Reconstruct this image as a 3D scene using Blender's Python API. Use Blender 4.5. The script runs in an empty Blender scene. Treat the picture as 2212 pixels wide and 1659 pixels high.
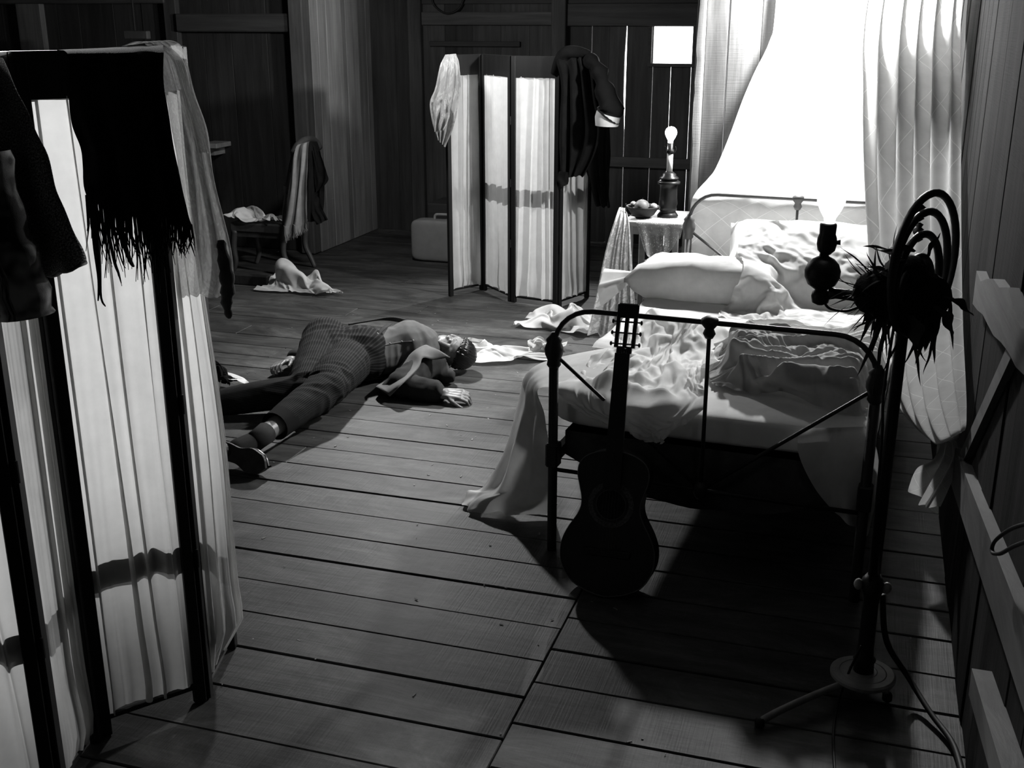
import bpy, bmesh, math, random
from mathutils import Vector, Matrix, noise
random.seed(7)
sc = bpy.context.scene
COL = sc.collection
V = Vector
PI = math.pi

# ------------------------------------------------------------------ camera
W_PX, H_PX, F_PX = 2212, 1659, 2430.0
PITCH, YAW, CAM_H = math.radians(18.0), math.radians(17.5), 1.75
cd = bpy.data.cameras.new('camera')
cd.sensor_width = 36.0
cd.lens = F_PX / W_PX * 36.0
cd.clip_start = 0.05
cam = bpy.data.objects.new('camera', cd)
COL.objects.link(cam)
cam.location = (0, 0, CAM_H)
cam.rotation_euler = (PI / 2 - PITCH, 0, YAW)
sc.camera = cam

# ------------------------------------------------------------------ world (overcast white sky), exposure
wd = bpy.data.worlds.new('world')
sc.world = wd
wd.use_nodes = True
bg = wd.node_tree.nodes['Background']
bg.inputs[0].default_value = (1, 1, 1, 1)
bg.inputs[1].default_value = 9.0
sc.view_settings.view_transform = 'Standard'
sc.view_settings.look = 'None'
sc.view_settings.gamma = 1.0
sc.view_settings.exposure = -0.2
sc.view_settings.use_curve_mapping = False
sc.cycles.use_denoising = True
sc.cycles.max_bounces = 8
sc.cycles.diffuse_bounces = 4
sc.cycles.transparent_max_bounces = 12
sc.cycles.sample_clamp_indirect = 4.0
sc.cycles.caustics_reflective = False
sc.cycles.caustics_refractive = False

# energies of the lamps, seen, inferred and added (used by the lamp builders below)
E_PENDANT = 330.0      # hanging lamp over the middle of the room
E_BED = 290.0         # bare bulb hanging over the bed head
E_SCREEN = 420.0       # added unseen lamp that backlights the near folding screen
E_REAR = 210.0        # added unseen reflector lamp that backlights the far folding screen
E_TABLE = 2.5
E_FLOOR = 0.8

# ------------------------------------------------------------------ pixel -> room helpers
_f = V((-math.sin(YAW) * math.cos(PITCH), math.cos(YAW) * math.cos(PITCH), -math.sin(PITCH)))
_r = V((math.cos(YAW), math.sin(YAW), 0))
_u = _r.cross(_f)
CAM = V((0, 0, CAM_H))
def P(x, y, X=None, Y=None, Z=None):
    d = _f * F_PX + _r * (x - W_PX / 2) + _u * (H_PX / 2 - y)
    if X is not None: t = X / d.x
    elif Y is not None: t = Y / d.y
    else: t = ((Z or 0.0) - CAM_H) / d.z
    return CAM + d * t

def lerp(a, b, t): return a + (b - a) * t
def clamp(x, a=0.0, b=1.0): return max(a, min(b, x))
def sm(a, b, x):
    t = clamp((x - a) / (b - a)); return t * t * (3 - 2 * t)
def nz(x, y, z=0.0): return noise.noise(V((x, y, z)))
def ridge(x, y, z=0.0): return 1.0 - abs(noise.noise(V((x, y, z)))) * 2.0
def crv(pts, n):
    """Catmull-Rom through pts, n samples"""
    pts = [V(p) for p in pts]
    m = len(pts) - 1
    out = []
    for i in range(n):
        t = i / (n - 1) * m
        k = min(int(t), m - 1); t -= k
        p0 = pts[max(k - 1, 0)]; p1 = pts[k]; p2 = pts[k + 1]; p3 = pts[min(k + 2, m)]
        out.append(0.5 * ((2 * p1) + (p2 - p0) * t + (2 * p0 - 5 * p1 + 4 * p2 - p3) * t * t + (3 * p1 - p0 - 3 * p2 + p3) * t ** 3))
    return out
def interp(tab, t):
    """piecewise smooth table lookup [(t, value)...]"""
    if t <= tab[0][0]: return tab[0][1]
    for (a, va), (b, vb) in zip(tab, tab[1:]):
        if t <= b: return lerp(va, vb, sm(a, b, t))
    return tab[-1][1]

# ------------------------------------------------------------------ materials
MATS = {}
def newmat(name):
    m = bpy.data.materials.new(name); m.use_nodes = True
    nt = m.node_tree; nt.nodes.clear()
    out = nt.nodes.new('ShaderNodeOutputMaterial')
    MATS[name] = m
    return m, nt, out
def N(nt, t, **kw):
    n = nt.nodes.new(t)
    for k, v in kw.items():
        if k in n.inputs.keys(): n.inputs[k].default_value = v
        else: setattr(n, k, v)
    return n
def g3(v): return (v, v, v * 0.99, 1)
def ramp(nt, fac, stops):
    r = N(nt, 'ShaderNodeValToRGB'); e = r.color_ramp.elements
    while len(e) < len(stops): e.new(0.5)
    for el, (p, c) in zip(e, stops): el.position = p; el.color = g3(c)
    nt.links.new(fac, r.inputs[0]); return r.outputs[0]
def coords(nt, scale, offs=True, kind='Object'):
    tc = N(nt, 'ShaderNodeTexCoord'); mp = N(nt, 'ShaderNodeMapping')
    mp.inputs['Scale'].default_value = scale
    nt.links.new(tc.outputs[kind], mp.inputs['Vector'])
    if offs:
        oi = N(nt, 'ShaderNodeObjectInfo'); mu = N(nt, 'ShaderNodeMath', operation='MULTIPLY'); mu.inputs[1].default_value = 37.0
        nt.links.new(oi.outputs['Random'], mu.inputs[0]); nt.links.new(mu.outputs[0], mp.inputs['Location'])
        return mp.outputs[0], oi
    return mp.outputs[0], None
def wood(name, dark, light, axis='X', rough=0.75, bump=0.25, vary=0.35, scale=1.0, saw=0.0, spec=0.3, dust=0.0):
    m, nt, out = newmat(name); L = nt.links.new
    s = {'X': (1.3, 22, 22), 'Y': (22, 1.3, 22), 'Z': (22, 22, 1.3)}[axis]
    vec, oi = coords(nt, tuple(c * scale for c in s))
    n1 = N(nt, 'ShaderNodeTexNoise', Scale=1.0, Detail=7.0, Roughness=0.65, Distortion=0.6); L(vec, n1.inputs['Vector'])
    vec2, _ = coords(nt, tuple(max(1.2, c * 0.18) * scale for c in s))
    n2 = N(nt, 'ShaderNodeTexNoise', Scale=1.0, Detail=4.0, Roughness=0.55); L(vec2, n2.inputs['Vector'])
    mx = N(nt, 'ShaderNodeMix', data_type='FLOAT'); mx.inputs[0].default_value = 0.45
    L(n1.outputs[0], mx.inputs[2]); L(n2.outputs[0], mx.inputs[3])
    col = ramp(nt, mx.outputs[0], [(0.28, dark), (0.5, (dark + light) / 2), (0.68, light)])
    mr = N(nt, 'ShaderNodeMapRange'); mr.inputs[3].default_value = 1 - vary; mr.inputs[4].default_value = 1 + vary
    L(oi.outputs['Random'], mr.inputs[0])
    mul = N(nt, 'ShaderNodeVectorMath', operation='SCALE'); L(col, mul.inputs[0]); L(mr.outputs[0], mul.inputs['Scale'])
    colr = mul.outputs[0]
    if dust:
        vd, _ = coords(nt, (2.2, 5.0, 5.0), offs=False, kind='Object'); nd = N(nt, 'ShaderNodeTexNoise', Scale=1.0, Detail=12.0, Roughness=0.78, Distortion=0.8); L(vd, nd.inputs['Vector'])
        rd_ = ramp(nt, nd.outputs[0], [(0.32, 1 - dust), (0.5, 1.0), (0.72, 1 + dust * 1.6)])
        mm = N(nt, 'ShaderNodeVectorMath', operation='MULTIPLY'); L(colr, mm.inputs[0]); L(rd_, mm.inputs[1]); colr = mm.outputs[0]
    b = N(nt, 'ShaderNodeBsdfPrincipled', Roughness=rough); b.inputs['Specular IOR Level'].default_value = spec
    L(colr, b.inputs['Base Color'])
    hsrc = mx.outputs[0]
    if saw:
        ax = {'X': (190, 4, 4), 'Y': (4, 190, 4), 'Z': (4, 4, 190)}[axis]
        v3, _ = coords(nt, ax); n3 = N(nt, 'ShaderNodeTexNoise', Scale=1.0, Detail=2.0); L(v3, n3.inputs['Vector'])
        m2 = N(nt, 'ShaderNodeMix', data_type='FLOAT'); m2.inputs[0].default_value = saw
        L(hsrc, m2.inputs[2]); L(n3.outputs[0], m2.inputs[3]); hsrc = m2.outputs[0]
    bp = N(nt, 'ShaderNodeBump', Strength=bump, Distance=0.01); L(hsrc, bp.inputs['Height']); L(bp.outputs[0], b.inputs['Normal'])
    L(b.outputs[0], out.inputs[0]); return m
def plain(name, v, rough=0.6, metal=0.0, spec=0.4, bump=0.0, bscale=60.0, vary=0.0, emit=0.0):
    m, nt, out = newmat(name); L = nt.links.new
    b = N(nt, 'ShaderNodeBsdfPrincipled', Roughness=rough, Metallic=metal); b.inputs['Specular IOR Level'].default_value = spec
    b.inputs['Base Color'].default_value = g3(v)
    vec, _ = coords(nt, (bscale,) * 3)
    n1 = N(nt, 'ShaderNodeTexNoise', Scale=1.0, Detail=5.0, Roughness=0.6); L(vec, n1.inputs['Vector'])
    if vary: L(ramp(nt, n1.outputs[0], [(0.3, v * (1 - vary)), (0.7, v * (1 + vary))]), b.inputs['Base Color'])
    if bump:
        bp = N(nt, 'ShaderNodeBump', Strength=bump, Distance=0.01); L(n1.outputs[0], bp.inputs['Height']); L(bp.outputs[0], b.inputs['Normal'])
    if emit:
        b.inputs['Emission Color'].default_value = (1, 1, 1, 1); b.inputs['Emission Strength'].default_value = emit
    L(b.outputs[0], out.inputs[0]); return m
def fabric(name, v, transl=0.35, rough=0.95, pattern=None, pv=None, alpha=0.0, bump=0.15, weave=500.0, vary=0.08, nscale=14.0):
    """cloth: diffuse + translucent (+ a share of open weave for sheer cloth); pattern drawn in UV"""
    m, nt, out = newmat(name); L = nt.links.new
    vec, _ = coords(nt, (nscale,) * 3)
    n1 = N(nt, 'ShaderNodeTexNoise', Scale=1.0, Detail=5.0, Roughness=0.6); L(vec, n1.inputs['Vector'])
    col = ramp(nt, n1.outputs[0], [(0.3, v * (1 - vary)), (0.7, min(0.95, v * (1 + vary)))])
    fac = None
    if pattern:
        uv = N(nt, 'ShaderNodeUVMap'); 
        if pattern == 'diamond':
            sx = N(nt, 'ShaderNodeSeparateXYZ'); L(uv.outputs[0], sx.inputs[0])
            def line(op):
                a = N(nt, 'ShaderNodeMath', operation=op); L(sx.outputs[0], a.inputs[0]); L(sx.outputs[1], a.inputs[1])
                f = N(nt, 'ShaderNodeMath', operation='FRACT'); L(a.outputs[0], f.inputs[0])
                c = N(nt, 'ShaderNodeMath', operation='LESS_THAN'); c.inputs[1].default_value = 0.025; L(f.outputs[0], c.inputs[0]); return c
            a = line('ADD'); b_ = line('SUBTRACT')
            mx = N(nt, 'ShaderNodeMath', operation='MAXIMUM'); L(a.outputs[0], mx.inputs[0]); L(b_.outputs[0], mx.inputs[1]); fac = mx.outputs[0]
        elif pattern == 'stripe':
            sx = N(nt, 'ShaderNodeSeparateXYZ'); L(uv.outputs[0], sx.inputs[0])
            f = N(nt, 'ShaderNodeMath', operation='FRACT'); L(sx.outputs[0], f.inputs[0])
            c = N(nt, 'ShaderNodeMath', operation='LESS_THAN'); c.inputs[1].default_value = 0.3; L(f.outputs[0], c.inputs[0]); fac = c.outputs[0]
        elif pattern == 'spots':
            vo = N(nt, 'ShaderNodeTexVoronoi', Scale=1.0); L(uv.outputs[0], vo.inputs['Vector'])
            c = N(nt, 'ShaderNodeMath', operation='LESS_THAN'); c.inputs[1].default_value = 0.28; L(vo.outputs['Distance'], c.inputs[0]); fac = c.outputs[0]
        elif pattern == 'flowers':
            n2 = N(nt, 'ShaderNodeTexNoise', Scale=1.0, Detail=3.0, Distortion=1.5); L(uv.outputs[0], n2.inputs['Vector'])
            r2 = N(nt, 'ShaderNodeMapRange'); r2.inputs[1].default_value = 0.5; r2.inputs[2].default_value = 0.56; L(n2.outputs[0], r2.inputs[0]); fac = r2.outputs[0]
        elif pattern == 'tweed':
            n2 = N(nt, 'ShaderNodeTexNoise', Scale=1.0, Detail=4.0, Roughness=0.8); L(uv.outputs[0], n2.inputs['Vector'])
            r2 = N(nt, 'ShaderNodeMapRange'); r2.inputs[1].default_value = 0.46; r2.inputs[2].default_value = 0.6; L(n2.outputs[0], r2.inputs[0]); fac = r2.outputs[0]
        mc = N(nt, 'ShaderNodeMix', data_type='RGBA'); L(fac, mc.inputs[0]); L(col, mc.inputs[6]); mc.inputs[7].default_value = g3(pv); col = mc.outputs[2]
    d = N(nt, 'ShaderNodeBsdfPrincipled', Roughness=rough); d.inputs['Specular IOR Level'].default_value = 0.1; L(col, d.inputs['Base Color'])
    n3 = N(nt, 'ShaderNodeTexNoise', Scale=weave, Detail=1.0)
    vec2, _ = coords(nt, (1, 1, 1), offs=False); L(vec2, n3.inputs['Vector'])
    bp = N(nt, 'ShaderNodeBump', Strength=bump, Distance=0.003); L(n3.outputs[0], bp.inputs['Height']); L(bp.outputs[0], d.inputs['Normal'])
    cur = d.outputs[0]
    if transl:
        t = N(nt, 'ShaderNodeBsdfTranslucent'); L(col, t.inputs[0])
        ms = N(nt, 'ShaderNodeMixShader'); ms.inputs[0].default_value = transl
        L(cur, ms.inputs[1]); L(t.outputs[0], ms.inputs[2]); cur = ms.outputs[0]
    if alpha:
        tr = N(nt, 'ShaderNodeBsdfTransparent'); ms = N(nt, 'ShaderNodeMixShader')
        if pattern == 'lace' or pattern == 'spots':
            mr = N(nt, 'ShaderNodeMapRange'); L(fac, mr.inputs[0]); mr.inputs[3].default_value = alpha; mr.inputs[4].default_value = 0.05
            L(mr.outputs[0], ms.inputs[0])
        else: ms.inputs[0].default_value = alpha
        L(cur, ms.inputs[1]); L(tr.outputs[0], ms.inputs[2]); cur = ms.outputs[0]
    L(cur, out.inputs[0]); return m

wood('floor_wood', 0.023, 0.078, 'X', rough=0.6, bump=0.35, vary=0.13, saw=0.25, spec=0.3, dust=0.75)
wood('wall_wood_right', 0.006, 0.04, 'Z', rough=1.0, bump=0.5, vary=0.3, saw=0.2, spec=0.03)  # dark weathered wood, with the curtain's shade on this wall put into the colour
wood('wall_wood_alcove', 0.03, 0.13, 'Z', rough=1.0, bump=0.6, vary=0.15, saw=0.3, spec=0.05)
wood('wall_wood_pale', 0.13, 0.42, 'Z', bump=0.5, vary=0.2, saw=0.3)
wood('wall_wood_grey', 0.07, 0.26, 'Z', bump=0.5, vary=0.3, saw=0.2)
wood('wall_wood_black', 0.007, 0.034, 'Z', bump=0.45, vary=0.35)
wood('wall_wood_dark', 0.02, 0.095, 'Z', bump=0.45, vary=0.35)
wood('beam_dark', 0.022, 0.085, 'X', bump=0.45)
wood('brace_wood', 0.04, 0.13, 'Y', bump=0.4, vary=0.2)
wood('screen_wood', 0.004, 0.012, 'Z', rough=0.5, bump=0.1, vary=0.1)
wood('chair_wood', 0.02, 0.06, 'Z', rough=0.5, bump=0.1)
wood('table_wood', 0.2, 0.38, 'X', rough=0.6, bump=0.15)
wood('shelf_dark', 0.015, 0.05, 'X', rough=0.6, bump=0.15)
plain('black_void', 0.006, 0.95)
plain('iron_dark', 0.012, 0.55, bump=0.15)
plain('iron_white', 0.10, 0.5, bump=0.1)
plain('brass_dark', 0.03, 0.35, metal=0.6)
plain('lamp_metal', 0.02, 0.45, metal=0.4, bump=0.1)
plain('pale_metal', 0.32, 0.5, bump=0.1, vary=0.2)
plain('cord', 0.01, 0.6)
plain('candle_white', 0.75, 0.5)
fabric('screen_cloth', 0.80, transl=0.5, vary=0.06)
fabric('white_cloth', 0.82, transl=0.22, vary=0.05)
fabric('cream_cloth', 0.62, transl=0.2, vary=0.1)
fabric('ticking', 0.78, transl=0.05, vary=0.07)
fabric('grey_blanket', 0.44, transl=0.12, vary=0.12)
fabric('canopy_cloth', 0.62, transl=0.4, pattern='diamond', pv=0.85)
fabric('dark_cloth', 0.012, transl=0.0, vary=0.3)
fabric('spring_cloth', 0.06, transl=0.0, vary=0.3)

# ------------------------------------------------------------------ mesh builders and object helpers
ORG = {}
class MB:
    def __init__(s): s.v = []; s.f = []; s.uv = []
    def add(s, verts, faces, uvs=None):
        b = len(s.v); s.v += [V(v) for v in verts]
        s.f += [tuple(i + b for i in f) for f in faces]
        s.uv += uvs if uvs else [(0.0, 0.0)] * len(verts)
        return s
    def box(s, lo, hi, M=None, ch=0.0):
        (x0, y0, z0), (x1, y1, z1) = lo, hi
        vs = [V((x, y, z)) for z in (z0, z1) for y in (y0, y1) for x in (x0, x1)]
        fs = [(0, 2, 3, 1), (4, 5, 7, 6), (0, 1, 5, 4), (1, 3, 7, 5), (3, 2, 6, 7), (2, 0, 4, 6)]
        if ch:
            bm = bmesh.new(); bv = [bm.verts.new(v) for v in vs]
            for f in fs: bm.faces.new([bv[i] for i in f])
            bmesh.ops.bevel(bm, geom=bm.edges[:], offset=ch, segments=1, affect='EDGES')
            bm.verts.index_update(); vs = [v.co.copy() for v in bm.verts]; fs = [tuple(v.index for v in f.verts) for f in bm.faces]; bm.free()
        if M: vs = [M @ v for v in vs]
        return s.add(vs, fs)
    def tube(s, pts, r, seg=8, closed=False, cap=True, flat=None):
        pts = [V(p) for p in pts]; n = len(pts)
        rad = r if isinstance(r, (list, tuple)) else [r] * n
        T = []
        for i in range(n):
            a = pts[(i - 1) % n] if (closed or i > 0) else pts[0]; b = pts[(i + 1) % n] if (closed or i < n - 1) else pts[-1]
            t = b - a; T.append(t.normalized() if t.length > 1e-9 else V((0, 0, 1)))
        up = V((0, 0, 1)) if abs(T[0].z) < 0.9 else V((1, 0, 0))
        nrm = T[0].cross(up).normalized(); vs = []; uv = []
        for i in range(n):
            nrm = (nrm - T[i] * nrm.dot(T[i])).normalized(); bn = T[i].cross(nrm)
            for k in range(seg):
                a = 2 * PI * k / seg; fl = flat if flat else 1.0
                vs.append(pts[i] + (nrm * math.cos(a) + bn * math.sin(a) * fl) * rad[i]); uv.append((k / seg, i / max(1, n - 1)))
        fs = []
        for i in range(n if closed else n - 1):
            j = (i + 1) % n
            for k in range(seg):
                l = (k + 1) % seg
                fs.append((i * seg + k, i * seg + l, j * seg + l, j * seg + k))
        if cap and not closed:
            fs.append(tuple(range(seg))[::-1]); fs.append(tuple((n - 1) * seg + k for k in range(seg)))
        return s.add(vs, fs, uv)
    def lathe(s, prof, M=None, seg=24, cap=True):
        vs = []; fs = []; n = len(prof)
        for r, z in prof:
            for k in range(seg):
                a = 2 * PI * k / seg; vs.append(V((r * math.cos(a), r * math.sin(a), z)))
        for i in range(n - 1):
            for k in range(seg):
                l = (k + 1) % seg; fs.append((i * seg + k, i * seg + l, (i + 1) * seg + l, (i + 1) * seg + k))
        if cap: fs.append(tuple(range(seg))[::-1]); fs.append(tuple((n - 1) * seg + k for k in range(seg)))
        if M: vs = [M @ v for v in vs]
        return s.add(vs, fs)
    def ell(s, c, r, R=None, seg=14, rings=9):
        c = V(c); r = (r, r, r) if not isinstance(r, (tuple, list)) else r
        vs = [V((0, 0, -1))]; 
        for i in range(1, rings):
            a = -PI / 2 + PI * i / rings
            for k in range(seg):
                b = 2 * PI * k / seg; vs.append(V((math.cos(a) * math.cos(b), math.cos(a) * math.sin(b), math.sin(a))))
        vs.append(V((0, 0, 1)))
        vs = [V((v.x * r[0], v.y * r[1], v.z * r[2])) for v in vs]
        if R: vs = [R @ v for v in vs]
        vs = [v + c for v in vs]; fs = []
        for k in range(seg): fs.append((0, 1 + (k + 1) % seg, 1 + k))
        for i in range(rings - 2):
            for k in range(seg):
                a = 1 + i * seg + k; b = 1 + i * seg + (k + 1) % seg; fs.append((a, b, b + seg, a + seg))
        t = len(vs) - 1; o = 1 + (rings - 2) * seg
        for k in range(seg): fs.append((o + k, o + (k + 1) % seg, t))
        return s.add(vs, fs)
    def cap(s, p0, r0, p1, r1, seg=14):
        """tapered capsule"""
        p0, p1 = V(p0), V(p1); d = p1 - p0; L = d.length; R = d.to_track_quat('Z', 'Y').to_matrix()
        pr = [(r0 * math.cos(a), r0 * math.sin(a)) for a in [-PI / 2 + 0.02, -1.1, -0.7, -0.35]]
        pr += [(lerp(r0, r1, t), L * t) for t in (0, .2, .4, .6, .8, 1)]
        pr += [(r1 * math.cos(a), L + r1 * math.sin(a)) for a in [0.35, 0.7, 1.1, PI / 2 - 0.02]]
        return s.lathe(pr, Matrix.Translation(p0) @ R.to_4x4(), seg)
    def surf(s, nu, nv, fn, closed_u=False, uv=(1, 1)):
        vs = []; uvs = []; fs = []
        cu = nu if closed_u else nu + 1
        for j in range(nv + 1):
            for i in range(cu):
                vs.append(V(fn(i / nu, j / nv))); uvs.append((i / nu * uv[0], j / nv * uv[1]))
        for j in range(nv):
            for i in range(nu):
                i2 = (i + 1) % cu
                fs.append((j * cu + i, j * cu + i2, (j + 1) * cu + i2, (j + 1) * cu + i))
        return s.add(vs, fs, uvs)
    def build(s, name, mat, parent=None, smooth=False, origin=None, thick=0.0, sub=0, kind=None):
        if parent is not None: org = ORG[parent]
        elif origin is not None: org = V(origin)
        else:
            xs = [v.x for v in s.v]; ys = [v.y for v in s.v]; zs = [v.z for v in s.v]
            org = V(((min(xs) + max(xs)) / 2, (min(ys) + max(ys)) / 2, min(zs)))
        me = bpy.data.meshes.new(name)
        me.from_pydata([v - org for v in s.v], [], s.f)
        if any(u != (0.0, 0.0) for u in s.uv):
            l = me.uv_layers.new(name='UVMap')
            for lp in me.loops: l.data[lp.index].uv = s.uv[lp.vertex_index]
        if smooth: me.polygons.foreach_set('use_smooth', [True] * len(me.polygons))
        me.update()
        o = bpy.data.objects.new(name, me); COL.objects.link(o)
        if mat: me.materials.append(MATS[mat])
        ORG[o] = org
        if parent is not None: o.parent = parent
        else: o.location = org
        if sub:
            m = o.modifiers.new('sub', 'SUBSURF'); m.levels = sub; m.render_levels = sub
        if thick:
            m = o.modifiers.new('thick', 'SOLIDIFY'); m.thickness = thick; m.offset = 0
        if kind: o['kind'] = kind
        return o
def tag(o, label, cat, group=None):
    o['label'] = label; o['category'] = cat
    if group: o['group'] = group
    return o
def thing(name, label, cat, loc, group=None):
    o = bpy.data.objects.new(name, None); COL.objects.link(o); o.location = loc; ORG[o] = V(loc)
    o.empty_display_size = 0.05
    return tag(o, label, cat, group)
def struct(o): o['kind'] = 'structure'; return o
def RZ(a): return Matrix.Rotation(a, 4, 'Z')
def TR(*p): return Matrix.Translation(V(p[0]) if len(p) == 1 else V(p))
def point_light(name, loc, energy, radius, parent=None):
    l = bpy.data.lights.new(name, 'POINT'); l.energy = energy; l.shadow_soft_size = radius
    o = bpy.data.objects.new(name, l); COL.objects.link(o)
    if parent is not None: o.parent = parent; o.location = V(loc) - ORG[parent]
    else: o.location = loc
    return o
def spot_light(name, loc, target, energy, radius, angle, blend, parent):
    l = bpy.data.lights.new(name, 'SPOT'); l.energy = energy; l.shadow_soft_size = radius; l.spot_size = math.radians(angle); l.spot_blend = blend
    o = bpy.data.objects.new(name, l); COL.objects.link(o)
    o.rotation_euler = (V(target) - V(loc)).to_track_quat('-Z', 'Y').to_euler()
    o.parent = parent; o.location = V(loc) - ORG[parent]
    return o

# ------------------------------------------------------------------ cloth simulation helpers (run once, at the end, then frozen)
SIMS = []; COLLIDERS = []
def collider(o):
    COLLIDERS.append(o)
def sim_cloth(o, rest, mass=0.25, bend=0.4, selfc=True, pins=None, grav=1.0):
    """o starts in the shape it was built in; rest = list of rest positions (flat, larger -> it buckles into folds)"""
    SIMS.append((o, rest, mass, bend, selfc, pins, grav))
def run_sims(frames):
    for c in COLLIDERS:
        c.modifiers.new('col', 'COLLISION'); c.collision.thickness_outer = 0.006; c.collision.cloth_friction = 30
    for o, rest, mass, bend, selfc, pins, grav in SIMS:
        o.shape_key_add(name='Basis')
        s = o.shape_key_add(name='flat'); s.value = 0.0
        for i, co in enumerate(rest): s.data[i].co = co
        m = o.modifiers.new('cloth', 'CLOTH'); st = m.settings
        st.quality = 4; st.mass = mass; st.rest_shape_key = s; st.air_damping = 3.0; st.effector_weights.gravity = grav
        st.tension_stiffness = 12; st.compression_stiffness = 12; st.shear_stiffness = 4; st.bending_stiffness = bend
        m.collision_settings.use_self_collision = selfc; m.collision_settings.self_distance_min = 0.006
        m.collision_settings.distance_min = 0.006; m.collision_settings.collision_quality = 2
        if pins:
            vg = o.vertex_groups.new(name='pin'); vg.add(pins, 1.0, 'REPLACE'); st.vertex_group_mass = 'pin'
        m.point_cache.frame_start = 1; m.point_cache.frame_end = frames + 5
        if 'sub' in o.modifiers:
            o.modifiers.move(len(o.modifiers) - 1, 0)
    for fr in range(1, frames + 1): sc.frame_set(fr)
    dg = bpy.context.evaluated_depsgraph_get()
    for o, *_ in SIMS:
        for m in list(o.modifiers):
            if m.type != 'CLOTH': m.show_viewport = False
    dg.update()
    for o, *_ in SIMS:
        me = bpy.data.meshes.new_from_object(o.evaluated_get(dg), depsgraph=dg)
        cm = o.modifiers.get('cloth')
        o.modifiers.remove(cm); old = o.data
        if old.shape_keys: o.shape_key_clear()
        o.data = me; me.polygons.foreach_set('use_smooth', [True] * len(me.polygons))
        for m in o.modifiers: m.show_viewport = True
    for c in COLLIDERS:
        for m in list(c.modifiers):
            if m.type == 'COLLISION': c.modifiers.remove(m)
    sc.frame_set(1)

# ================================================================== STRUCTURE
ZC = 3.3
XR, YB, YA, XS, YL = 0.36, 9.0, 6.2, -4.06, 7.9
XL, YF = -7.6, -0.7
# ---- floor: dark underlay + boards running left-right, butt joint at X = -0.76
fl = struct(MB().box((XL, YF, -0.12), (XR + 0.1, YA + 0.06, -0.03)).box((XL, YA + 0.06, -0.12), (-0.86, YB + 0.1, -0.03)).build('floor', 'black_void'))
def floor_board(x0, x1, y0, y1):
    if x0 > -0.8 and y1 > YA + 0.06:
        if y0 > YA: return
        y1 = YA + 0.06
    z = random.uniform(-0.0035, 0.0)
    g = random.choice((0.0015, 0.002, 0.003, 0.005))
    tilt = random.uniform(-0.0012, 0.0012)
    b = MB().box((x0 + 0.0015, y0 + g, -0.03), (x1 - 0.0015, y1 - g, z), ch=0.0025)
    b.v = [V((v.x, v.y, v.z + (tilt if v.y > (y0 + y1) / 2 else 0) * (v.z > -0.02))) for v in b.v]
    return b.build('floor_board', 'floor_wood', fl)
y = 2.334 - 0.1905 * 15
k = 0
JL = [-2.55, -3.4, -4.3, -5.4]
while y < YB:
    y1 = min(y + 0.1905, YB)
    xs = [XL, -0.76]
    if y > 3.0:
        xs += [(-3.02, -2.62, -3.45, -2.2, -3.9)[k % 5], (-5.2, -5.9, -4.9, -4.4, -5.6)[k % 5]]
    else: xs += [-3.3 - 0.7 * (k % 3)]
    xs.sort()
    for a, b in zip(xs, xs[1:]): floor_board(a, b, y, y1)
    y = y1; k += 1
y = 2.334 - 0.1905 * 15 + 0.075
floor_board(-0.76, XR + 0.03, 2.334 - 0.1905 * 15, y)
while y < YB:
    y1 = min(y + 0.1905 * (0.96 + 0.08 * ((k * 7) % 3) / 2), YB); k += 1
    floor_board(-0.76, XR + 0.03, y, y1); y = y1

def board(wall, axis, c, inward, a0, a1, z0, z1, mat, t=0.028, name='wall_board', ch=0.003, proud=None):
    """vertical wall board between a0..a1 along axis, back face at plane c, thickness towards `inward` (+1/-1)"""
    p = random.uniform(0, 0.006) if proud is None else proud
    lo_c, hi_c = sorted((c - inward * 0.0, c + inward * (t + p)))
    if axis == 'X': lo, hi = (a0, lo_c, z0), (a1, hi_c, z1)
    else: lo, hi = (lo_c, a0, z0), (hi_c, a1, z1)
    return MB().box(lo, hi, ch=ch).build(name, mat, wall)
def boards(wall, axis, c, inward, edges, z0, z1, mat, gap=0.001, **kw):
    for a, b in zip(edges, edges[1:]): board(wall, axis, c, inward, a + gap, b - gap, z0, z1, mat, **kw)
def steps(a, b, w, jit=0.25):
    out = [a]
    while out[-1] + w * 1.4 < b: out.append(out[-1] + w * random.uniform(1 - jit, 1 + jit))
    return out + [b]

# ---- right wall with diagonal braces
wr = struct(MB().box((XR + 0.03, YF, -0.03), (XR + 0.09, YA + 0.1, ZC)).build('wall_right', 'black_void'))
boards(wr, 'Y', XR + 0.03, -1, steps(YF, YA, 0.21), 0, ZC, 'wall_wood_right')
def brace(pts, w, t=0.03, rag=0.0, seed=0, mat='brace_wood', name='brace'):
    """flat board lying on the right wall; pts = two (Y, z) centre points"""
    (ya, za), (yb, zb) = pts; n = 14
    d = V((yb - ya, zb - za)); L = d.length; d /= L; q = V((-d.y, d.x))
    vs = []; fs = []
    for i in range(n + 1):
        s = i / n
        top = w / 2 + (rag * nz(s * 5 + seed, 3.1) if rag else 0); bot = -w / 2 + (rag * 1.6 * nz(s * 7 + seed, 9.1) if rag else 0)
        for x in (XR - 0.001, XR - t):
            for h in (bot, top):
                p = V((ya, za)) + d * L * s + q * h; vs.append(V((x, p.x, p.y)))
    for i in range(n):
        a = i * 4; b = a + 4
        for j, l in ((0, 1), (1, 3), (3, 2), (2, 0)): fs.append((a + j, a + l, b + l, b + j))
    fs += [(0, 2, 3, 1), tuple(n * 4 + j for j in (0, 1, 3, 2))]
    return MB().add(vs, fs).build(name, mat, wr)
brace([(3.50, 0.43), (1.2, 0.80)], 0.115)
brace([(3.55, 0.985), (1.4, 1.25)], 0.10, rag=0.035, seed=2)
brace([(2.36, 0.36), (1.2, 0.62)], 0.06, t=0.045)
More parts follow.
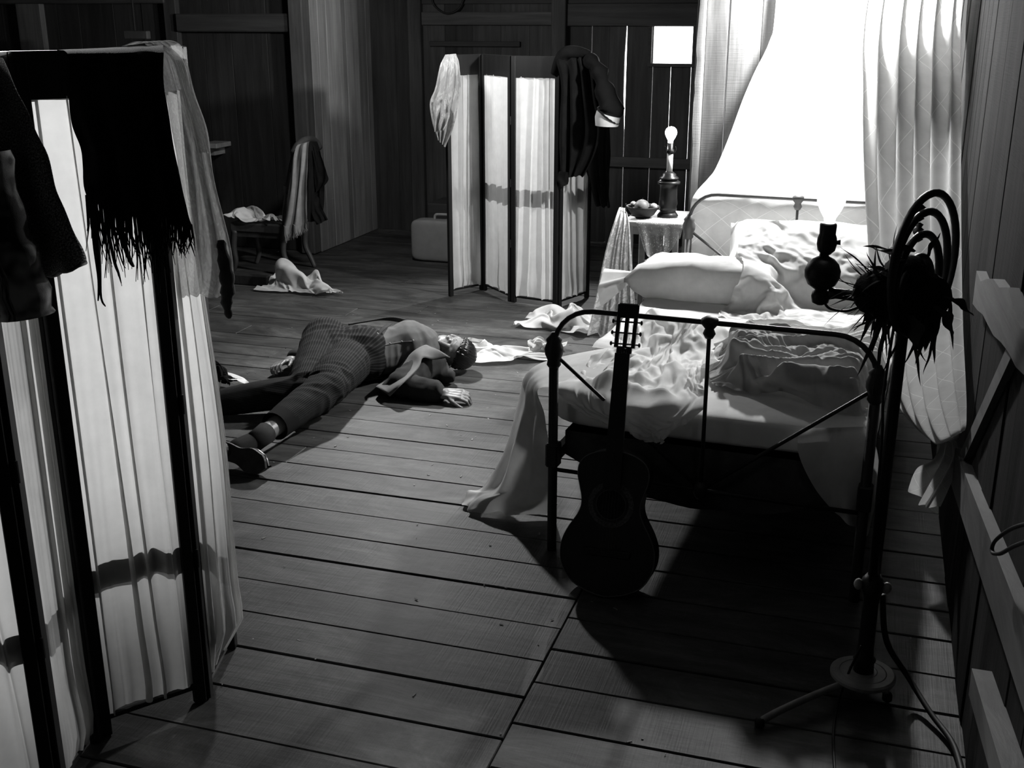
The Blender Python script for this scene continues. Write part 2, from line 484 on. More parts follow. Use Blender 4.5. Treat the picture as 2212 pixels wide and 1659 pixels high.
brace([(3.42, 0.48), (2.35, 1.28)], 0.055, t=0.02)
# ---- back wall (gaps between the boards let the daylight in) with rails, post and a small window
wb = struct(MB().box((XS - 0.1, YB - 0.02, -0.1), (-0.86, YB + 0.05, -0.035)).build('wall_back', 'beam_dark'))
E = [XS - 0.03, -3.84, -3.632, -3.40, -3.16, -2.92, -2.68, -2.42, -2.173, -2.03, -1.895, -1.683, -1.543, -1.386, -1.2, -1.0, -0.862]
G = {-3.632: .0022, -3.84: .0006, -2.173: .0022, -2.03: .0012, -1.683: .0024, -1.543: .0024, -1.386: .0024, -1.895: .0026}
for a, b in zip(E, E[1:]):
    ga, gb = G.get(a, 0.0), G.get(b, 0.0)
    top = 1.41 if -1.7 < a < -1.4 else ZC
    if b == -1.895:      # torn board edge beside the widest gap
        o = MB().surf(1, 12, lambda u, v: (lerp(a + ga, b - 0.0026 - 0.012 * sm(0.30, 0.33, v) * (1 - sm(0.455, 0.46, v)) - 0.004 * abs(nz(v * 60, 2)), u), YB - 0.03, lerp(0, 1.62 / 0.46, v))).build('wall_board', 'wall_wood_dark', wb)
        o.modifiers.new('t', 'SOLIDIFY').thickness = 0.03
        continue
    board(wb, 'X', YB, -1, a + ga, b - gb, 0, top, 'wall_wood_dark')
board(wb, 'X', YB, -1, -1.683, -1.386, 1.70, ZC, 'wall_wood_dark')
for lo, hi in (((-2.40, YB - 0.09, 1.695), (-0.95, YB - 0.035, 1.86)), ((-3.58, YB - 0.09, 1.70), (-2.48, YB - 0.035, 1.80)),
               ((-3.52, YB - 0.075, 1.535), (-2.75, YB - 0.035, 1.575)), ((-3.58, YB - 0.08, 1.86), (-0.95, YB - 0.035, 2.05))):
    MB().box(lo, hi, ch=0.004).build('rail', 'beam_dark', wb)
MB().box((-2.475, YB - 0.14, 0), (-2.36, YB - 0.036, ZC), ch=0.006).build('post', 'wall_wood_dark', wb)
MB().box((-3.70, YB - 0.10, 0), (-3.585, YB - 0.036, ZC), ch=0.006).build('post', 'wall_wood_dark', wb)
MB().box((-2.30, YB - 0.07, 0.62), (-0.95, YB - 0.036, 0.70), ch=0.004).build('rail', 'beam_dark', wb)
w1 = struct(MB().box((-1.72, YB - 0.06, 1.395), (-1.35, YB - 0.02, 1.42)).box((-1.72, YB - 0.06, 1.692), (-1.35, YB - 0.02, 1.72)).box((-1.72, YB - 0.06, 1.42), (-1.693, YB - 0.02, 1.692)).box((-1.372, YB - 0.06, 1.42), (-1.35, YB - 0.02, 1.692)).build('window_1', 'beam_dark'))
# ---- plank wall behind the bed head, with the window hidden by the hanging cloth
wa = struct(MB().box((-0.93, YA + 0.005, ZC - 0.06), (XR, YA + 0.06, ZC)).box((-0.93, YA + 0.005, -0.03), (XR, YA + 0.06, 0.04)).build('wall_alcove', 'black_void'))
WX0, WX1, WZ0, WZ1 = -0.50, 0.20, 1.0, 2.15
E = [-0.885, -0.767, -0.600, WX0, -0.32, -0.10, 0.06, WX1, XR]
for a, b in zip(E, E[1:]):
    ga = 0.003 if a == -0.767 else 0.0006; gb = 0.003 if b == -0.767 else 0.0006
    if a >= WX0 and b <= WX1:
        board(wa, 'X', YA, -1, a + ga, b - gb, 0, WZ0, 'wall_wood_alcove'); board(wa, 'X', YA, -1, a + ga, b - gb, WZ1, ZC, 'wall_wood_alcove')
    else: board(wa, 'X', YA, -1, a + ga, b - gb, 0, ZC, 'wall_wood_alcove')
# waney (bark) edge strip at the end of that wall
MB().surf(4, 60, lambda u, v: (lerp(-0.925 + 0.012 * nz(v * 14, 1.7) + 0.006 * nz(v * 40, 5), -0.886, u), YA - 0.03 - 0.012 * math.sin(u * PI * 0.5), v * ZC)).build('edge_board', 'wall_wood_grey', wa).modifiers.new('t', 'SOLIDIFY').thickness = 0.03
w2 = struct(MB().box((WX0, YA - 0.03, WZ0 - 0.03), (WX1, YA + 0.05, WZ0)).box((WX0, YA - 0.03, WZ1), (WX1, YA + 0.05, WZ1 + 0.03)).box((-0.17, YA, WZ0), (-0.14, YA + 0.04, WZ1)).build('window_2', 'wall_wood_grey'))
# return wall behind the bed wall
wt = struct(MB().box((-0.915, YA + 0.06, -0.03), (-0.86, YB - 0.04, ZC)).build('wall_return', 'black_void'))
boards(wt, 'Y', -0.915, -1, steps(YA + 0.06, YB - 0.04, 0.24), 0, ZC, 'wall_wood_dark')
# ---- pale side wall and the dark wall beside it
ws = struct(MB().box((XS - 0.08, YL, -0.03), (XS - 0.03, YB + 0.05, ZC)).build('wall_side', 'black_void'))
boards(ws, 'Y', XS - 0.03, 1, [YL + 0.0, 8.02, 8.16, 8.42, 8.50, 8.72, 8.88, YB - 0.005], 0, ZC, 'wall_wood_pale')
wl = struct(MB().box((XL, YL + 0.03, -0.03), (XS - 0.03, YL + 0.08, ZC)).build('wall_back_left', 'black_void'))
boards(wl, 'X', YL + 0.03, -1, steps(XL, XS - 0.03, 0.27), 0, ZC, 'wall_wood_black')
MB().box((-5.15, YL - 0.09, 1.655), (-4.18, YL + 0.0, 1.785), ch=0.008).build('beam', 'beam_dark', wl)
MB().box((-7.5, YL - 0.07, 1.86), (-5.25, YL + 0.0, 1.98), ch=0.008).build('beam', 'beam_dark', wl)
MB().box((-4.18, YL - 0.12, 0), (-4.06, YL + 0.0, ZC), ch=0.01).build('post', 'wall_wood_dark', wl)
MB().box((-5.27, YL - 0.06, 0), (-5.16, YL + 0.0, ZC), ch=0.006).build('post', 'wall_wood_dark', wl)
MB().box((-6.63, YL - 0.06, 0), (-6.40, YL + 0.0, ZC), ch=0.004).build('pale_board', 'wall_wood_grey', wl)
# ---- walls out of view and ceiling
w_l = struct(MB().box((XL - 0.06, YF, -0.03), (XL, YL + 0.03, ZC)).build('wall_left', 'black_void'))
boards(w_l, 'Y', XL, 1, steps(YF, YL, 0.3), 0, ZC, 'wall_wood_dark')
w_f = struct(MB().box((XL, YF - 0.06, -0.03), (XR + 0.05, YF, ZC)).build('wall_front', 'black_void'))
boards(w_f, 'X', YF, 1, steps(XL, XR, 0.3), 0, ZC, 'wall_wood_dark')
ce = struct(MB().box((XL - 0.06, YF - 0.06, ZC), (XR + 0.09, YA + 0.06, ZC + 0.06)).box((XL - 0.06, YA + 0.06, ZC), (-0.86, YB + 0.06, ZC + 0.06)).build('ceiling', 'beam_dark'))
for yy in (0.5, 2.0, 3.5, 5.0, 6.5, 8.0): MB().box((XL, yy - 0.05, ZC - 0.14), (XR, yy + 0.05, ZC), ch=0.006).build('joist', 'beam_dark', ce)
# the low step under the chair
tag(MB().box((-5.6, 6.69, 0), (-3.87, 6.78, 0.07), ch=0.006).build('floor_beam', 'wall_wood_black'), 'low dark timber lying on the floor in front of the chair', 'timber')

# ================================================================== LAMPS OUT OF FRAME (hang above the picture)
def glow(name, e):
    m, nt, out = newmat(name); em = N(nt, 'ShaderNodeEmission'); em.inputs[1].default_value = e; nt.links.new(em.outputs[0], out.inputs[0])
glow('bulb_glow', 25.0)
glow('lamp_glow', 12.0)
def bulb_mesh(c, r, up=-1):
    c = V(c); prof = [(r * .35, -r * 1.75), (r * .42, -r * 1.3), (r * .72, -r * .8), (r * .98, -r * .2), (r, r * .1), (r * .85, r * .55), (r * .5, r * .88), (r * .05, r)]
    return MB().lathe(prof, TR(c) @ (Matrix.Rotation(PI, 4, 'X') if up < 0 else Matrix.Identity(4)), 20)
def hanging_bulb(name, label, c, energy, radius, shade=False, aim=None):
    c = V(c); t = thing(name, label, 'lamp', c)
    bulb_mesh(c, 0.032, -1).build('bulb', 'bulb_glow', t, smooth=True)
    MB().lathe([(0.018, 0.05), (0.02, 0.06), (0.02, 0.11), (0.006, 0.13)], TR(c), 16).build('socket', 'lamp_metal', t, smooth=True)
    MB().tube([c + V((0, 0, 0.12)), V((c.x, c.y, ZC))], 0.004, 6).build('cord', 'cord', t)
    if shade: MB().lathe([(0.03, 0.12), (0.06, 0.10), (0.15, 0.05), (0.20, -0.02), (0.196, -0.02), (0.146, 0.045), (0.06, 0.09), (0.03, 0.11)], TR(c), 28, cap=False).build('shade', 'lamp_metal', t, smooth=True)
    if shade: point_light('spill_fill', c - V((0, 0, 0.06)), energy * 0.2, radius, t)  # added fill beside the spot, brightens the side wall and suitcase
    if aim: spot_light('bulb_light', c - V((0, 0, 0.05)), aim[0], energy, radius, aim[1], aim[2], t)
    else: point_light('bulb_light', c - V((0, 0, 0.09)), energy, radius, t)
    return t
hanging_bulb('pendant_lamp', 'pendant lamp with a dark dome shade hanging over the floor', (-2.70, 6.25, 2.02), E_PENDANT, 0.07, True, ((-1.85, 5.05, 0), 82, 0.9))
hanging_bulb('hanging_bulb', 'bare light bulb hanging from a cord above the bed head', (-0.33, 5.74, 2.02), E_BED, 0.06)
hanging_bulb('added_cord_bulb', 'added unseen bulb on a cord that backlights the folding screen beside the camera', (-3.15, 3.45, 2.45), E_SCREEN, 0.035, False, ((-1.70, 2.12, 1.32), 42, 0.7))  # bulb is added, in place of an unseen source behind the near screen
t = thing('added_clamp_lamp', 'added unseen clamp lamp with a round reflector that backlights the far folding screen', 'lamp', (-1.75, 8.80, 2.07))  # lamp is added and unseen, placed so the far screen's cloth glows
MB().lathe([(0.02, 0.0), (0.05, 0.03), (0.09, 0.10), (0.086, 0.10), (0.046, 0.034), (0.018, 0.005)], TR(-1.75, 8.80, 2.07) @ (V((-2.05, 6.85, 0.9)) - V((-1.75, 8.80, 2.07))).to_track_quat('Z', 'Y').to_matrix().to_4x4(), 24, cap=False).build('reflector', 'pale_metal', t, smooth=True)
MB().box((-1.77, 8.80, 2.05), (-1.73, 8.925, 2.09)).build('clamp', 'lamp_metal', t)
spot_light('reflector_light', V((-1.76, 8.73, 2.03)), (-2.08, 6.85, 0.85), E_REAR, 0.025, 60, 0.5, t)

# ================================================================== BED
BO = V((-0.931, 3.41, 0)); BA = math.radians(-3.5); BM = TR(BO) @ RZ(BA)
BW, BL = 1.01, 2.0
def B(u, v, z): return BM @ V((u, v, z))
bed = thing('iron_bed', 'black iron bed frame with thin curved rails and cast corner joints', 'bed', B(BW / 2, BL / 2, 0))
def bed_end(v, zb, zt, zc, name, mat):
    """posts with cast joints, bent top rail, centre rod with finial, two diagonals, lower rail"""
    r = 0.13; z0 = 0.30
    for u in (0, BW): MB().tube([B(u, v, 0.0), B(u, v, 0.05), B(u, v, zb)], 0.0165, 12).build(name, mat, bed, smooth=True)
    pts = [B(0, v, zb)] + [B(0.0 + r * (1 - math.cos(a)), v, zt - r * (1 - math.sin(a))) for a in [i / 7 * PI / 2 for i in range(8)]]
    pts += [B(BW - r + r * math.sin(a), v, zt - r * (1 - math.cos(a))) for a in [i / 7 * PI / 2 for i in range(8)]] + [B(BW, v, zb)]
    MB().tube(pts, 0.0085, 10).build('top_rail', mat, bed, smooth=True)
    m = MB()
    for u in (0, BW):
        m.lathe([(0.017, -0.055), (0.024, -0.045), (0.021, -0.03), (0.03, -0.008), (0.032, 0.01), (0.024, 0.03), (0.027, 0.04), (0.014, 0.055), (0.009, 0.065)], TR(B(u, v, zb)), 14)
        j = m.build('corner_joint', mat, bed, smooth=True); m = MB()
    m.lathe([(0.012, -0.05), (0.02, -0.035), (0.014, -0.02), (0.03, 0.0), (0.026, 0.012), (0.012, 0.02)], TR(B(BW / 2, v, zt)), 14).build('finial', mat, bed, smooth=True)
    MB().tube([B(BW / 2, v, zt), B(BW / 2, v, zc - 0.03)], 0.0065, 8).build('centre_rod', mat, bed, smooth=True)
    MB().lathe([(0.01, -0.03), (0.024, -0.015), (0.024, 0.015), (0.01, 0.03)], TR(B(BW / 2, v, zc)), 12).build('centre_joint', mat, bed, smooth=True)
    for u in (0, BW): MB().tube([B(u, v + 0.004, zb - 0.01), B(BW / 2, v + 0.004, zc)], 0.0065, 8).build('diagonal_rod', mat, bed, smooth=True)
    MB().tube([B(0, v, zc), B(BW, v, zc)], 0.0075, 8).build('lower_rail', mat, bed, smooth=True)
    for u in (0, BW):
        MB().box((-0.022, -0.02, 0.31), (0.022, 0.03, 0.395), BM @ TR(u, v, 0), ch=0.006).build('rail_bracket', mat, bed)
        MB().lathe([(0.012, 0.0), (0.016, 0.01), (0.012, 0.03)], TR(B(u, v, 0)), 10).build('foot', mat, bed)
bed_end(0, 0.715, 0.86, 0.30, 'footboard_post', 'iron_dark')
bed_end(BL, 0.79, 0.955, 0.42, 'headboard_post', 'iron_white')
for u in (0.012, BW - 0.012): MB().box((u - 0.012, 0.02, 0.335), (u + 0.012, BL - 0.02, 0.375), BM).build('side_rail', 'iron_dark', bed)
# sagging dark spring base and mattress
def sag(u, v):
    return 0.215 + 0.13 * (abs(u - 0.5) * 2) ** 2.2
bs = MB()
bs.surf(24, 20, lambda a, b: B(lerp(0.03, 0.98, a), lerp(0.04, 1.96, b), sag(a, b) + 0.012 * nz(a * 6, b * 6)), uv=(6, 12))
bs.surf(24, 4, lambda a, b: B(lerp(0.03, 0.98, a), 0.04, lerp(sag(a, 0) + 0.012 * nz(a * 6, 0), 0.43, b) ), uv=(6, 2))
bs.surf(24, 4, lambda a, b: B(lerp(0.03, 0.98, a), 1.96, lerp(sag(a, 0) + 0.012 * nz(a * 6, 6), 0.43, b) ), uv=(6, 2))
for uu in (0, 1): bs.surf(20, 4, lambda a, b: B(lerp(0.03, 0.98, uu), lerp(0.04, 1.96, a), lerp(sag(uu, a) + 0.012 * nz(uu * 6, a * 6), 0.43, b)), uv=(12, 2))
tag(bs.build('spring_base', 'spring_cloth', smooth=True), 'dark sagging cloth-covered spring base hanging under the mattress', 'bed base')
def sbox(M, c, h, e=6.0, n=22, lump=0.0, seed=0.0, scale=5.0):
    """superellipsoid cushion box"""
    mb = MB()
    vs = []; fs = []; c = V(c)
    bm = bmesh.new(); bmesh.ops.create_cube(bm, size=2.0)
    bmesh.ops.subdivide_edges(bm, edges=bm.edges[:], cuts=n - 1, use_grid_fill=True)
    bm.verts.index_update()
    for v in bm.verts:
        p = v.co.copy(); l = (abs(p.x) ** e + abs(p.y) ** e + abs(p.z) ** e) ** (1 / e); p /= l
        q = V((p.x * h[0], p.y * h[1], p.z * h[2])) + c
        if lump: q += V((p.x * h[0], p.y * h[1], p.z * h[2])).normalized() * lump * noise.fractal(V((q.x * scale + seed, q.y * scale, q.z * scale)), 0.8, 2.0, 4)
        vs.append(M @ q)
    fs = [tuple(v.index for v in f.verts) for f in bm.faces]; bm.free()
    return mb.add(vs, fs)
mat_ = sbox(BM, (0.475, 1.005, 0.487), (0.545, 0.945, 0.058), e=9, n=26, lump=0.006, seed=3)
mattress = tag(mat_.build('mattress', 'ticking', smooth=True), 'thin pale mattress lying on the iron bed frame', 'mattress')
collider(mattress)

# ---- upper sheet, smooth with small creases, falling over the left edge
def sheet_fn(a, b):
    u = lerp(-0.13, 1.06, a); v = lerp(0.62, 1.75, b)
    z = 0.556 + 0.01 * noise.fractal(V((u * 3, v * 9, 1.3)), 0.9, 2.0, 4) + 0.006 * ridge(u * 2.2, v * 14, 5)
    if u < -0.06: z -= (-0.06 - u) * 2.2; u = -0.072 - 0.006 * nz(v * 12, 3)
    if u > 1.0: z -= (u - 1.0) * 2.2; u = 1.005
    return B(u, v, z)
tag(MB().surf(50, 70, sheet_fn, uv=(8, 8)).build('bed_sheet', 'white_cloth', smooth=True), 'white rumpled sheet spread over the middle of the bed', 'sheet')

# ---- sheet hanging from the foot corner down to the floor
Lc = crv([B(0.06, 0.62, 0.575), P(1158, 788, Y=3.92), P(1122, 870, Y=3.88), P(1085, 985, Y=3.82), P(1046, 1048, Y=3.78), P(1008, 1062, Z=0.02), P(1000, 1085, Z=0.012)], 40)
Rc = crv([B(0.10, 0.09, 0.565), P(1166, 838, Y=3.47), P(1176, 900, Y=3.50), P(1190, 985, Y=3.50), P(1196, 1050, Y=3.53), P(1194, 1090, Y=3.55), P(1196, 1112, Z=0.012)], 40)
def drape_fn(a, b):
    k = b * 39; i = min(int(k), 38); t = k - i
    l = Lc[i].lerp(Lc[i + 1], t); r = Rc[i].lerp(Rc[i + 1], t)
    p = l.lerp(r, a); w = sm(0.1, 0.5, b)
    out = V((-0.75, -0.6, 0))
    p += out * (0.03 * w * (1 - a) * a * 4 + 0.022 * w * math.sin(a * 15 + b * 2) * math.sin(a * PI) + 0.012 * nz(a * 6, b * 5))
    p += out * 0.075 * sm(0.72, 1.0, b) * math.sin(PI * min(1, a * 1.05))
    p.z = max(p.z + (0.012 * nz(a * 9, b * 9) * w), 0.006 + 0.01 * abs(nz(a * 12, b * 4)))
    return p
tag(MB().surf(36, 44, drape_fn, uv=(5, 8)).build('hanging_sheet', 'cream_cloth', smooth=True, sub=1), 'pale sheet hanging from the bed corner to the floorboards', 'sheet')

# ---- crumpled white comforter over the foot, with a lobe hanging down at the foot
def comf_fn(a, b):
    # b: 0 far end on the bed .. 1 hem
    u = lerp(-0.02, 0.50, a) + 0.06 * nz(b * 3, a * 3)
    if b < 0.68: v = lerp(0.92, 0.075, b / 0.68); z = 0.62 + 0.085 * noise.fractal(V((a * 3.0, b * 4, 2)), 0.8, 2.0, 3)
    else:
        t = (b - 0.68) / 0.32; c = 0.30
        v = lerp(0.075, -0.03, sm(0, 0.12, t)) - 0.01 * t - 0.05 * math.sin(PI * a) * math.sin(PI * min(1, t * 1.1)) + 0.012 * nz(a * 7, b * 3); z = 0.585 - 0.19 * t * (0.35 + 0.65 * sm(0.15, 0.6, a))
        u = lerp(u, lerp(0.12, 0.47, a), t * 0.9)
    return B(u, v, z)
cm = tag(MB().surf(60, 80, comf_fn, uv=(4, 6)).build('comforter', 'white_cloth', smooth=True, sub=1), 'crumpled white comforter heaped over the foot of the bed', 'comforter')
def grid_rest(o, nu, nv, w, h):
    """flat rest shape around the object's own origin"""
    return [V((lerp(-w / 2, w / 2, i / nu), lerp(h / 2, -h / 2, j / nv), 0.3)) for j in range(nv + 1) for i in range(nu + 1)]
sim_cloth(cm, grid_rest(cm, 60, 80, 0.80, 1.5), bend=0.4, grav=0.3, pins=[i for i in range(61 * 81) if i // 61 == 0 or i // 61 in (55, 56) and (i % 61) % 10 == 0])
# ---- grey rumpled blanket at the foot
def blank_fn(a, b):
    u = lerp(0.40, 0.99, a) + 0.05 * nz(b * 3, 7); v = lerp(0.80, 0.25, b) + 0.07 * nz(a * 3, 5) - 0.07 * a * b
    w_ = a * 1.1 + b * 2.6 + 0.45 * nz(a * 2.5, b * 2.5, 2)
    r1 = max(0.0, 1 - 1.7 * abs(noise.noise(V((w_ * 1.9, (a - b * 0.4) * 0.8, 3.0))))) ** 1.6
    r2 = max(0.0, 1 - 1.8 * abs(noise.noise(V((w_ * 5.0, (a - b * 0.4) * 1.6, 9.0))))) ** 2
    e_ = sm(0, 0.12, a) * sm(0, 0.12, 1 - a) * sm(0, 0.10, b) * sm(0, 0.06, 1 - b)
    z = 0.562 + e_ * (0.035 + 0.095 * r1 + 0.03 * r2) + 0.012
    return B(u, v, z)
bl = tag(MB().surf(60, 70, blank_fn, uv=(4, 4)).build('blanket', 'grey_blanket', smooth=True, sub=1), 'grey woven blanket thrown in folds at the bed foot', 'blanket')
sim_cloth(bl, grid_rest(bl, 60, 70, 0.70, 0.92), bend=0.6, grav=0.15)

# ---- second white sheet pushed up in folds beyond the blanket
def fold_fn(a, b):
    u = lerp(0.38, 1.04, a); v = lerp(1.12, 0.62, b) + 0.05 * nz(a * 3, 9)
    w_ = b * 2.4 + a * 0.7 + 0.4 * nz(a * 3, b * 3, 6)
    r1 = max(0.0, 1 - 1.7 * abs(noise.noise(V((w_ * 2.2, a * 1.2, 13.0))))) ** 1.5
    return B(u, v, 0.585 + 0.10 * r1 * sm(0, .15, a) * sm(0, .15, b) * sm(0, .1, 1 - b) * sm(0, .06, 1 - a))
fs_ = tag(MB().surf(50, 50, fold_fn, uv=(4, 4)).build('folded_sheet', 'white_cloth', smooth=True, sub=1), 'second white sheet pushed into folds between the blanket and the pillow', 'sheet')
sim_cloth(fs_, grid_rest(fs_, 50, 50, 0.80, 0.78), bend=0.4, grav=0.2)

# ---- pillows
def pillow(name, label, c, h, rot, mat, seed, lump=0.02, e=2.6):
    M = TR(c) @ rot
    mb = MB(); vs = []
    bm = bmesh.new(); bmesh.ops.create_cube(bm, size=2.0); bmesh.ops.subdivide_edges(bm, edges=bm.edges[:], cuts=19, use_grid_fill=True); bm.verts.index_update()
    for v in bm.verts:
        x, y, z = v.co
        t = (1 - abs(x) ** e) * (1 - abs(y) ** e) if max(abs(x), abs(y)) < 1 else 0
        th = 0.10 + 0.9 * max(t, 0) ** 0.42
        q = V((x * h[0], y * h[1], z * h[2] * th))
        q.z += lump * th * noise.fractal(V((q.x * 7 + seed, q.y * 7, z)), 0.8, 2.0, 4)
        q.x *= 1 - 0.10 * (1 - abs(y)) * abs(x) ** 3; q.y *= 1 - 0.12 * (1 - abs(x)) * abs(y) ** 3
        vs.append(M @ q)
    fs = [tuple(v.index for v in f.verts) for f in bm.faces]; bm.free()
    return tag(mb.add(vs, fs).build(name, mat, smooth=True), label, 'pillow')
p1 = P(1700, 560, Z=0.69)
pl1 = pillow('pillow', 'large white pillow propped against the iron headboard', B(0.60, 1.80, 0.70), (0.40, 0.24, 0.125), RZ(BA) @ Matrix.Rotation(math.radians(28), 4, 'X'), 'white_cloth', 1)
pl2 = pillow('bolster_pillow', 'long speckled bolster pillow lying at the left of the bed head', B(0.18, 1.55, 0.64), (0.33, 0.15, 0.10), RZ(BA - 0.05), 'cream_cloth', 5, e=3.5)
MB().surf(20, 8, lambda a, b: B(-0.16 - 0.13 * b, 1.56 + (0.02 + 0.075 * b) * math.cos(a * 2 * PI) + 0.01 * nz(a * 9, b), 0.625 - 0.06 * b + (0.02 + 0.05 * b) * math.sin(a * 2 * PI) * (1 + 0.3 * math.sin(a * 30))), closed_u=True).build('gathered_end', 'cream_cloth', pl2, smooth=True)
collider(pl1); collider(pl2)
def cov_fn(a, b):
    return B(lerp(0.26, 1.02, a) + 0.05 * nz(b * 3, 2), lerp(1.92, 1.18, b), interp([(0, 0.86), (0.35, 0.84), (0.7, 0.66), (1, 0.60)], b) + 0.05 * noise.fractal(V((a * 3 + 3, b * 4, 8)), 0.8, 2.0, 3))
cv = tag(MB().surf(60, 60, cov_fn, uv=(10, 10)).build('coverlet', 'cream_cloth', smooth=True, sub=1), 'rumpled thin coverlet tossed over the large pillow', 'coverlet')
sim_cloth(cv, grid_rest(cv, 60, 60, 1.06, 1.2), bend=0.5, grav=0.6)

# ---- hanging canopy cloth behind the headboard and the gathered curtain along the right wall
def rail_surface(Lp, Rp, n=60):
    L_, R_ = crv(Lp, n), crv(Rp, n)
    def at(b):
        k = b * (n - 1); i = min(int(k), n - 2); t = k - i
        return L_[i].lerp(L_[i + 1], t), R_[i].lerp(R_[i + 1], t)
    return at
cL = [V((-0.52, 6.1, 2.75)), P(1676, 10, Y=6.06), P(1662, 89, Y=6.02), P(1629, 157, Y=5.97), P(1604, 215, Y=5.92), P(1578, 286, Y=5.84), P(1546, 362, Y=5.72), P(1528, 387, Y=5.64), P(1504, 415, Y=5.53), P(1492, 450, Y=5.50), P(1486, 520, Y=5.60), P(1490, 600, Y=5.68)]
cR = [V((0.24, 6.1, 2.75)), P(1930, 10, Y=6.06), P(1930, 90, Y=6.02), P(1925, 157, Y=5.97), P(1920, 215, Y=5.92), P(1915, 286, Y=5.84), P(1905, 362, Y=5.72), P(1900, 400, Y=5.64), P(1895, 432, Y=5.50), P(1890, 470, Y=5.44), P(1885, 530, Y=5.56), P(1880, 610, Y=5.62)]
can_at = rail_surface(cL, cR)
def can_fn(a, b):
    l, r = can_at(b); p = l.lerp(r, a)
    w = sm(0.0, 0.3, b)
    p.y += 0.02 * math.sin(a * 11 + 2 * b) * w * (1 - 0.6 * sm(.6, .75, b)) + 0.02 * noise.fractal(V((a * 5, b * 4, 3)), 0.8, 2.0, 3)
    # soft sag of the cloth resting over the rail, scalloped along its width
    p.y -= 0.05 * math.exp(-((b - 0.74 - 0.02 * math.sin(a * 9 + 1)) / 0.05) ** 2) * (0.6 + 0.4 * math.sin(a * 8 + 1.0))
    return p
tag(MB().surf(60, 90, can_fn, uv=(5.5, 13.0)).build('canopy_cloth', 'canopy_cloth', smooth=True), 'huge white cloth with diamond lines hanging behind the iron headboard', 'canopy')
kn = V((0.315, 3.56, 0.52))
qL = [V((0.02, 5.55, 2.75)), P(1874, 0, Y=5.45), P(1864, 200, Y=5.32), P(1868, 400, Y=5.12), P(1884, 620, Y=4.80), P(1902, 740, Y=4.5), P(1935, 860, Y=4.15), P(1985, 925, Y=3.85), P(2040, 950, Y=3.68), kn]
qR = [V((0.33, 5.75, 2.75)), P(2079, 0, X=0.335), P(2077, 200, X=0.335), P(2076, 400, X=0.335), P(2078, 600, X=0.335), P(2081, 720, X=0.335), P(2086, 820, X=0.332), P(2088, 885, X=0.33), P(2084, 930, X=0.325), kn + V((0.01, 0, 0.03))]
cur_at = rail_surface(qL, qR)
def cur_fn(a, b):
    l, r = cur_at(b); p = l.lerp(r, a); d = r - l; d.z = 0
    w = d.length; nrm = V((-0.55, -0.83, 0)) 
    amp = min(0.03, w * 0.12) * (1 - 0.45 * sm(0.5, 0.8, b))
    ph = a * 34 + 1.6 * nz(a * 3, b * 2) + 0.8 * math.sin(b * 4)
    p += nrm * amp * (math.sin(ph) + 0.35 * math.sin(ph * 0.43 + 1)) * sm(0, 0.06, a) * sm(0, 0.06, 1 - a)
    p += V((-0.35, -0.6, -0.1)) * 0.10 * math.sin(PI * a) * sm(0.45, 0.8, b) * (1 - sm(0.85, 1, b))
    p.x = min(p.x, 0.345)
    return p
cu = thing('curtain', 'white curtain with diamond lines tied back to the plank wall', 'curtain', (0.2, 4.6, 0.5))
MB().surf(120, 90, cur_fn, uv=(5, 17)).build('curtain_panel', 'canopy_cloth', cu, smooth=True)
MB().ell(kn, (0.028, 0.035, 0.035)).build('knot', 'canopy_cloth', cu, smooth=True)
tL = crv([kn + V((-0.01, 0, 0)), P(2042, 985, Y=3.50), P(2020, 1030, Y=3.44), P(1983, 1092, Y=3.40)], 20)
tR = crv([kn + V((0.01, 0, 0)), P(2070, 985, Y=3.50), P(2056, 1030, Y=3.46), P(2028, 1097, Y=3.42)], 20)
MB().surf(14, 19, lambda a, b: tL[int(round(b * 19))].lerp(tR[int(round(b * 19))], a) + V((-0.5, -0.8, 0)) * 0.016 * math.sin(a * 9 + b * 3), uv=(1.4, 4)).build('tail', 'canopy_cloth', cu, smooth=True, sub=1)
tL2 = crv([kn + V((-0.01, 0.02, 0)), P(2020, 990, Y=3.62), P(1985, 1010, Y=3.66), P(1965, 1060, Y=3.7)], 20)
tR2 = crv([kn + V((0.0, 0.03, 0)), P(2055, 1000, Y=3.62), P(2035, 1050, Y=3.66), P(2030, 1110, Y=3.7)], 20)
MB().surf(14, 19, lambda a, b: tL2[int(round(b * 19))].lerp(tR2[int(round(b * 19))], a) + V((-0.5, -0.8, 0)) * 0.016 * math.sin(a * 7 + b * 2), uv=(2, 4)).build('tail', 'canopy_cloth', cu, smooth=True, sub=1)
# white cloth corner hanging at the right foot of the mattress
rl = crv([B(0.80, 0.02, 0.545), B(0.80, 0.012, 0.47), B(0.86, 0.008, 0.36), B(0.93, 0.006, 0.28)], 16)
rr = crv([B(0.985, 0.10, 0.548), B(1.03, 0.03, 0.50), B(1.045, 0.03, 0.38), B(1.03, 0.02, 0.22)], 16)
tag(MB().surf(16, 15, lambda a, b: rl[int(round(b * 15))].lerp(rr[int(round(b * 15))], a) + BM.to_3x3() @ V((0, -0.012 * math.sin(a * 10 + b * 4) * b, 0.0)), uv=(3, 3)).build('corner_cloth', 'cream_cloth', smooth=True, sub=1), 'pale cloth corner hanging from the mattress foot beside the floor lamp', 'cloth')

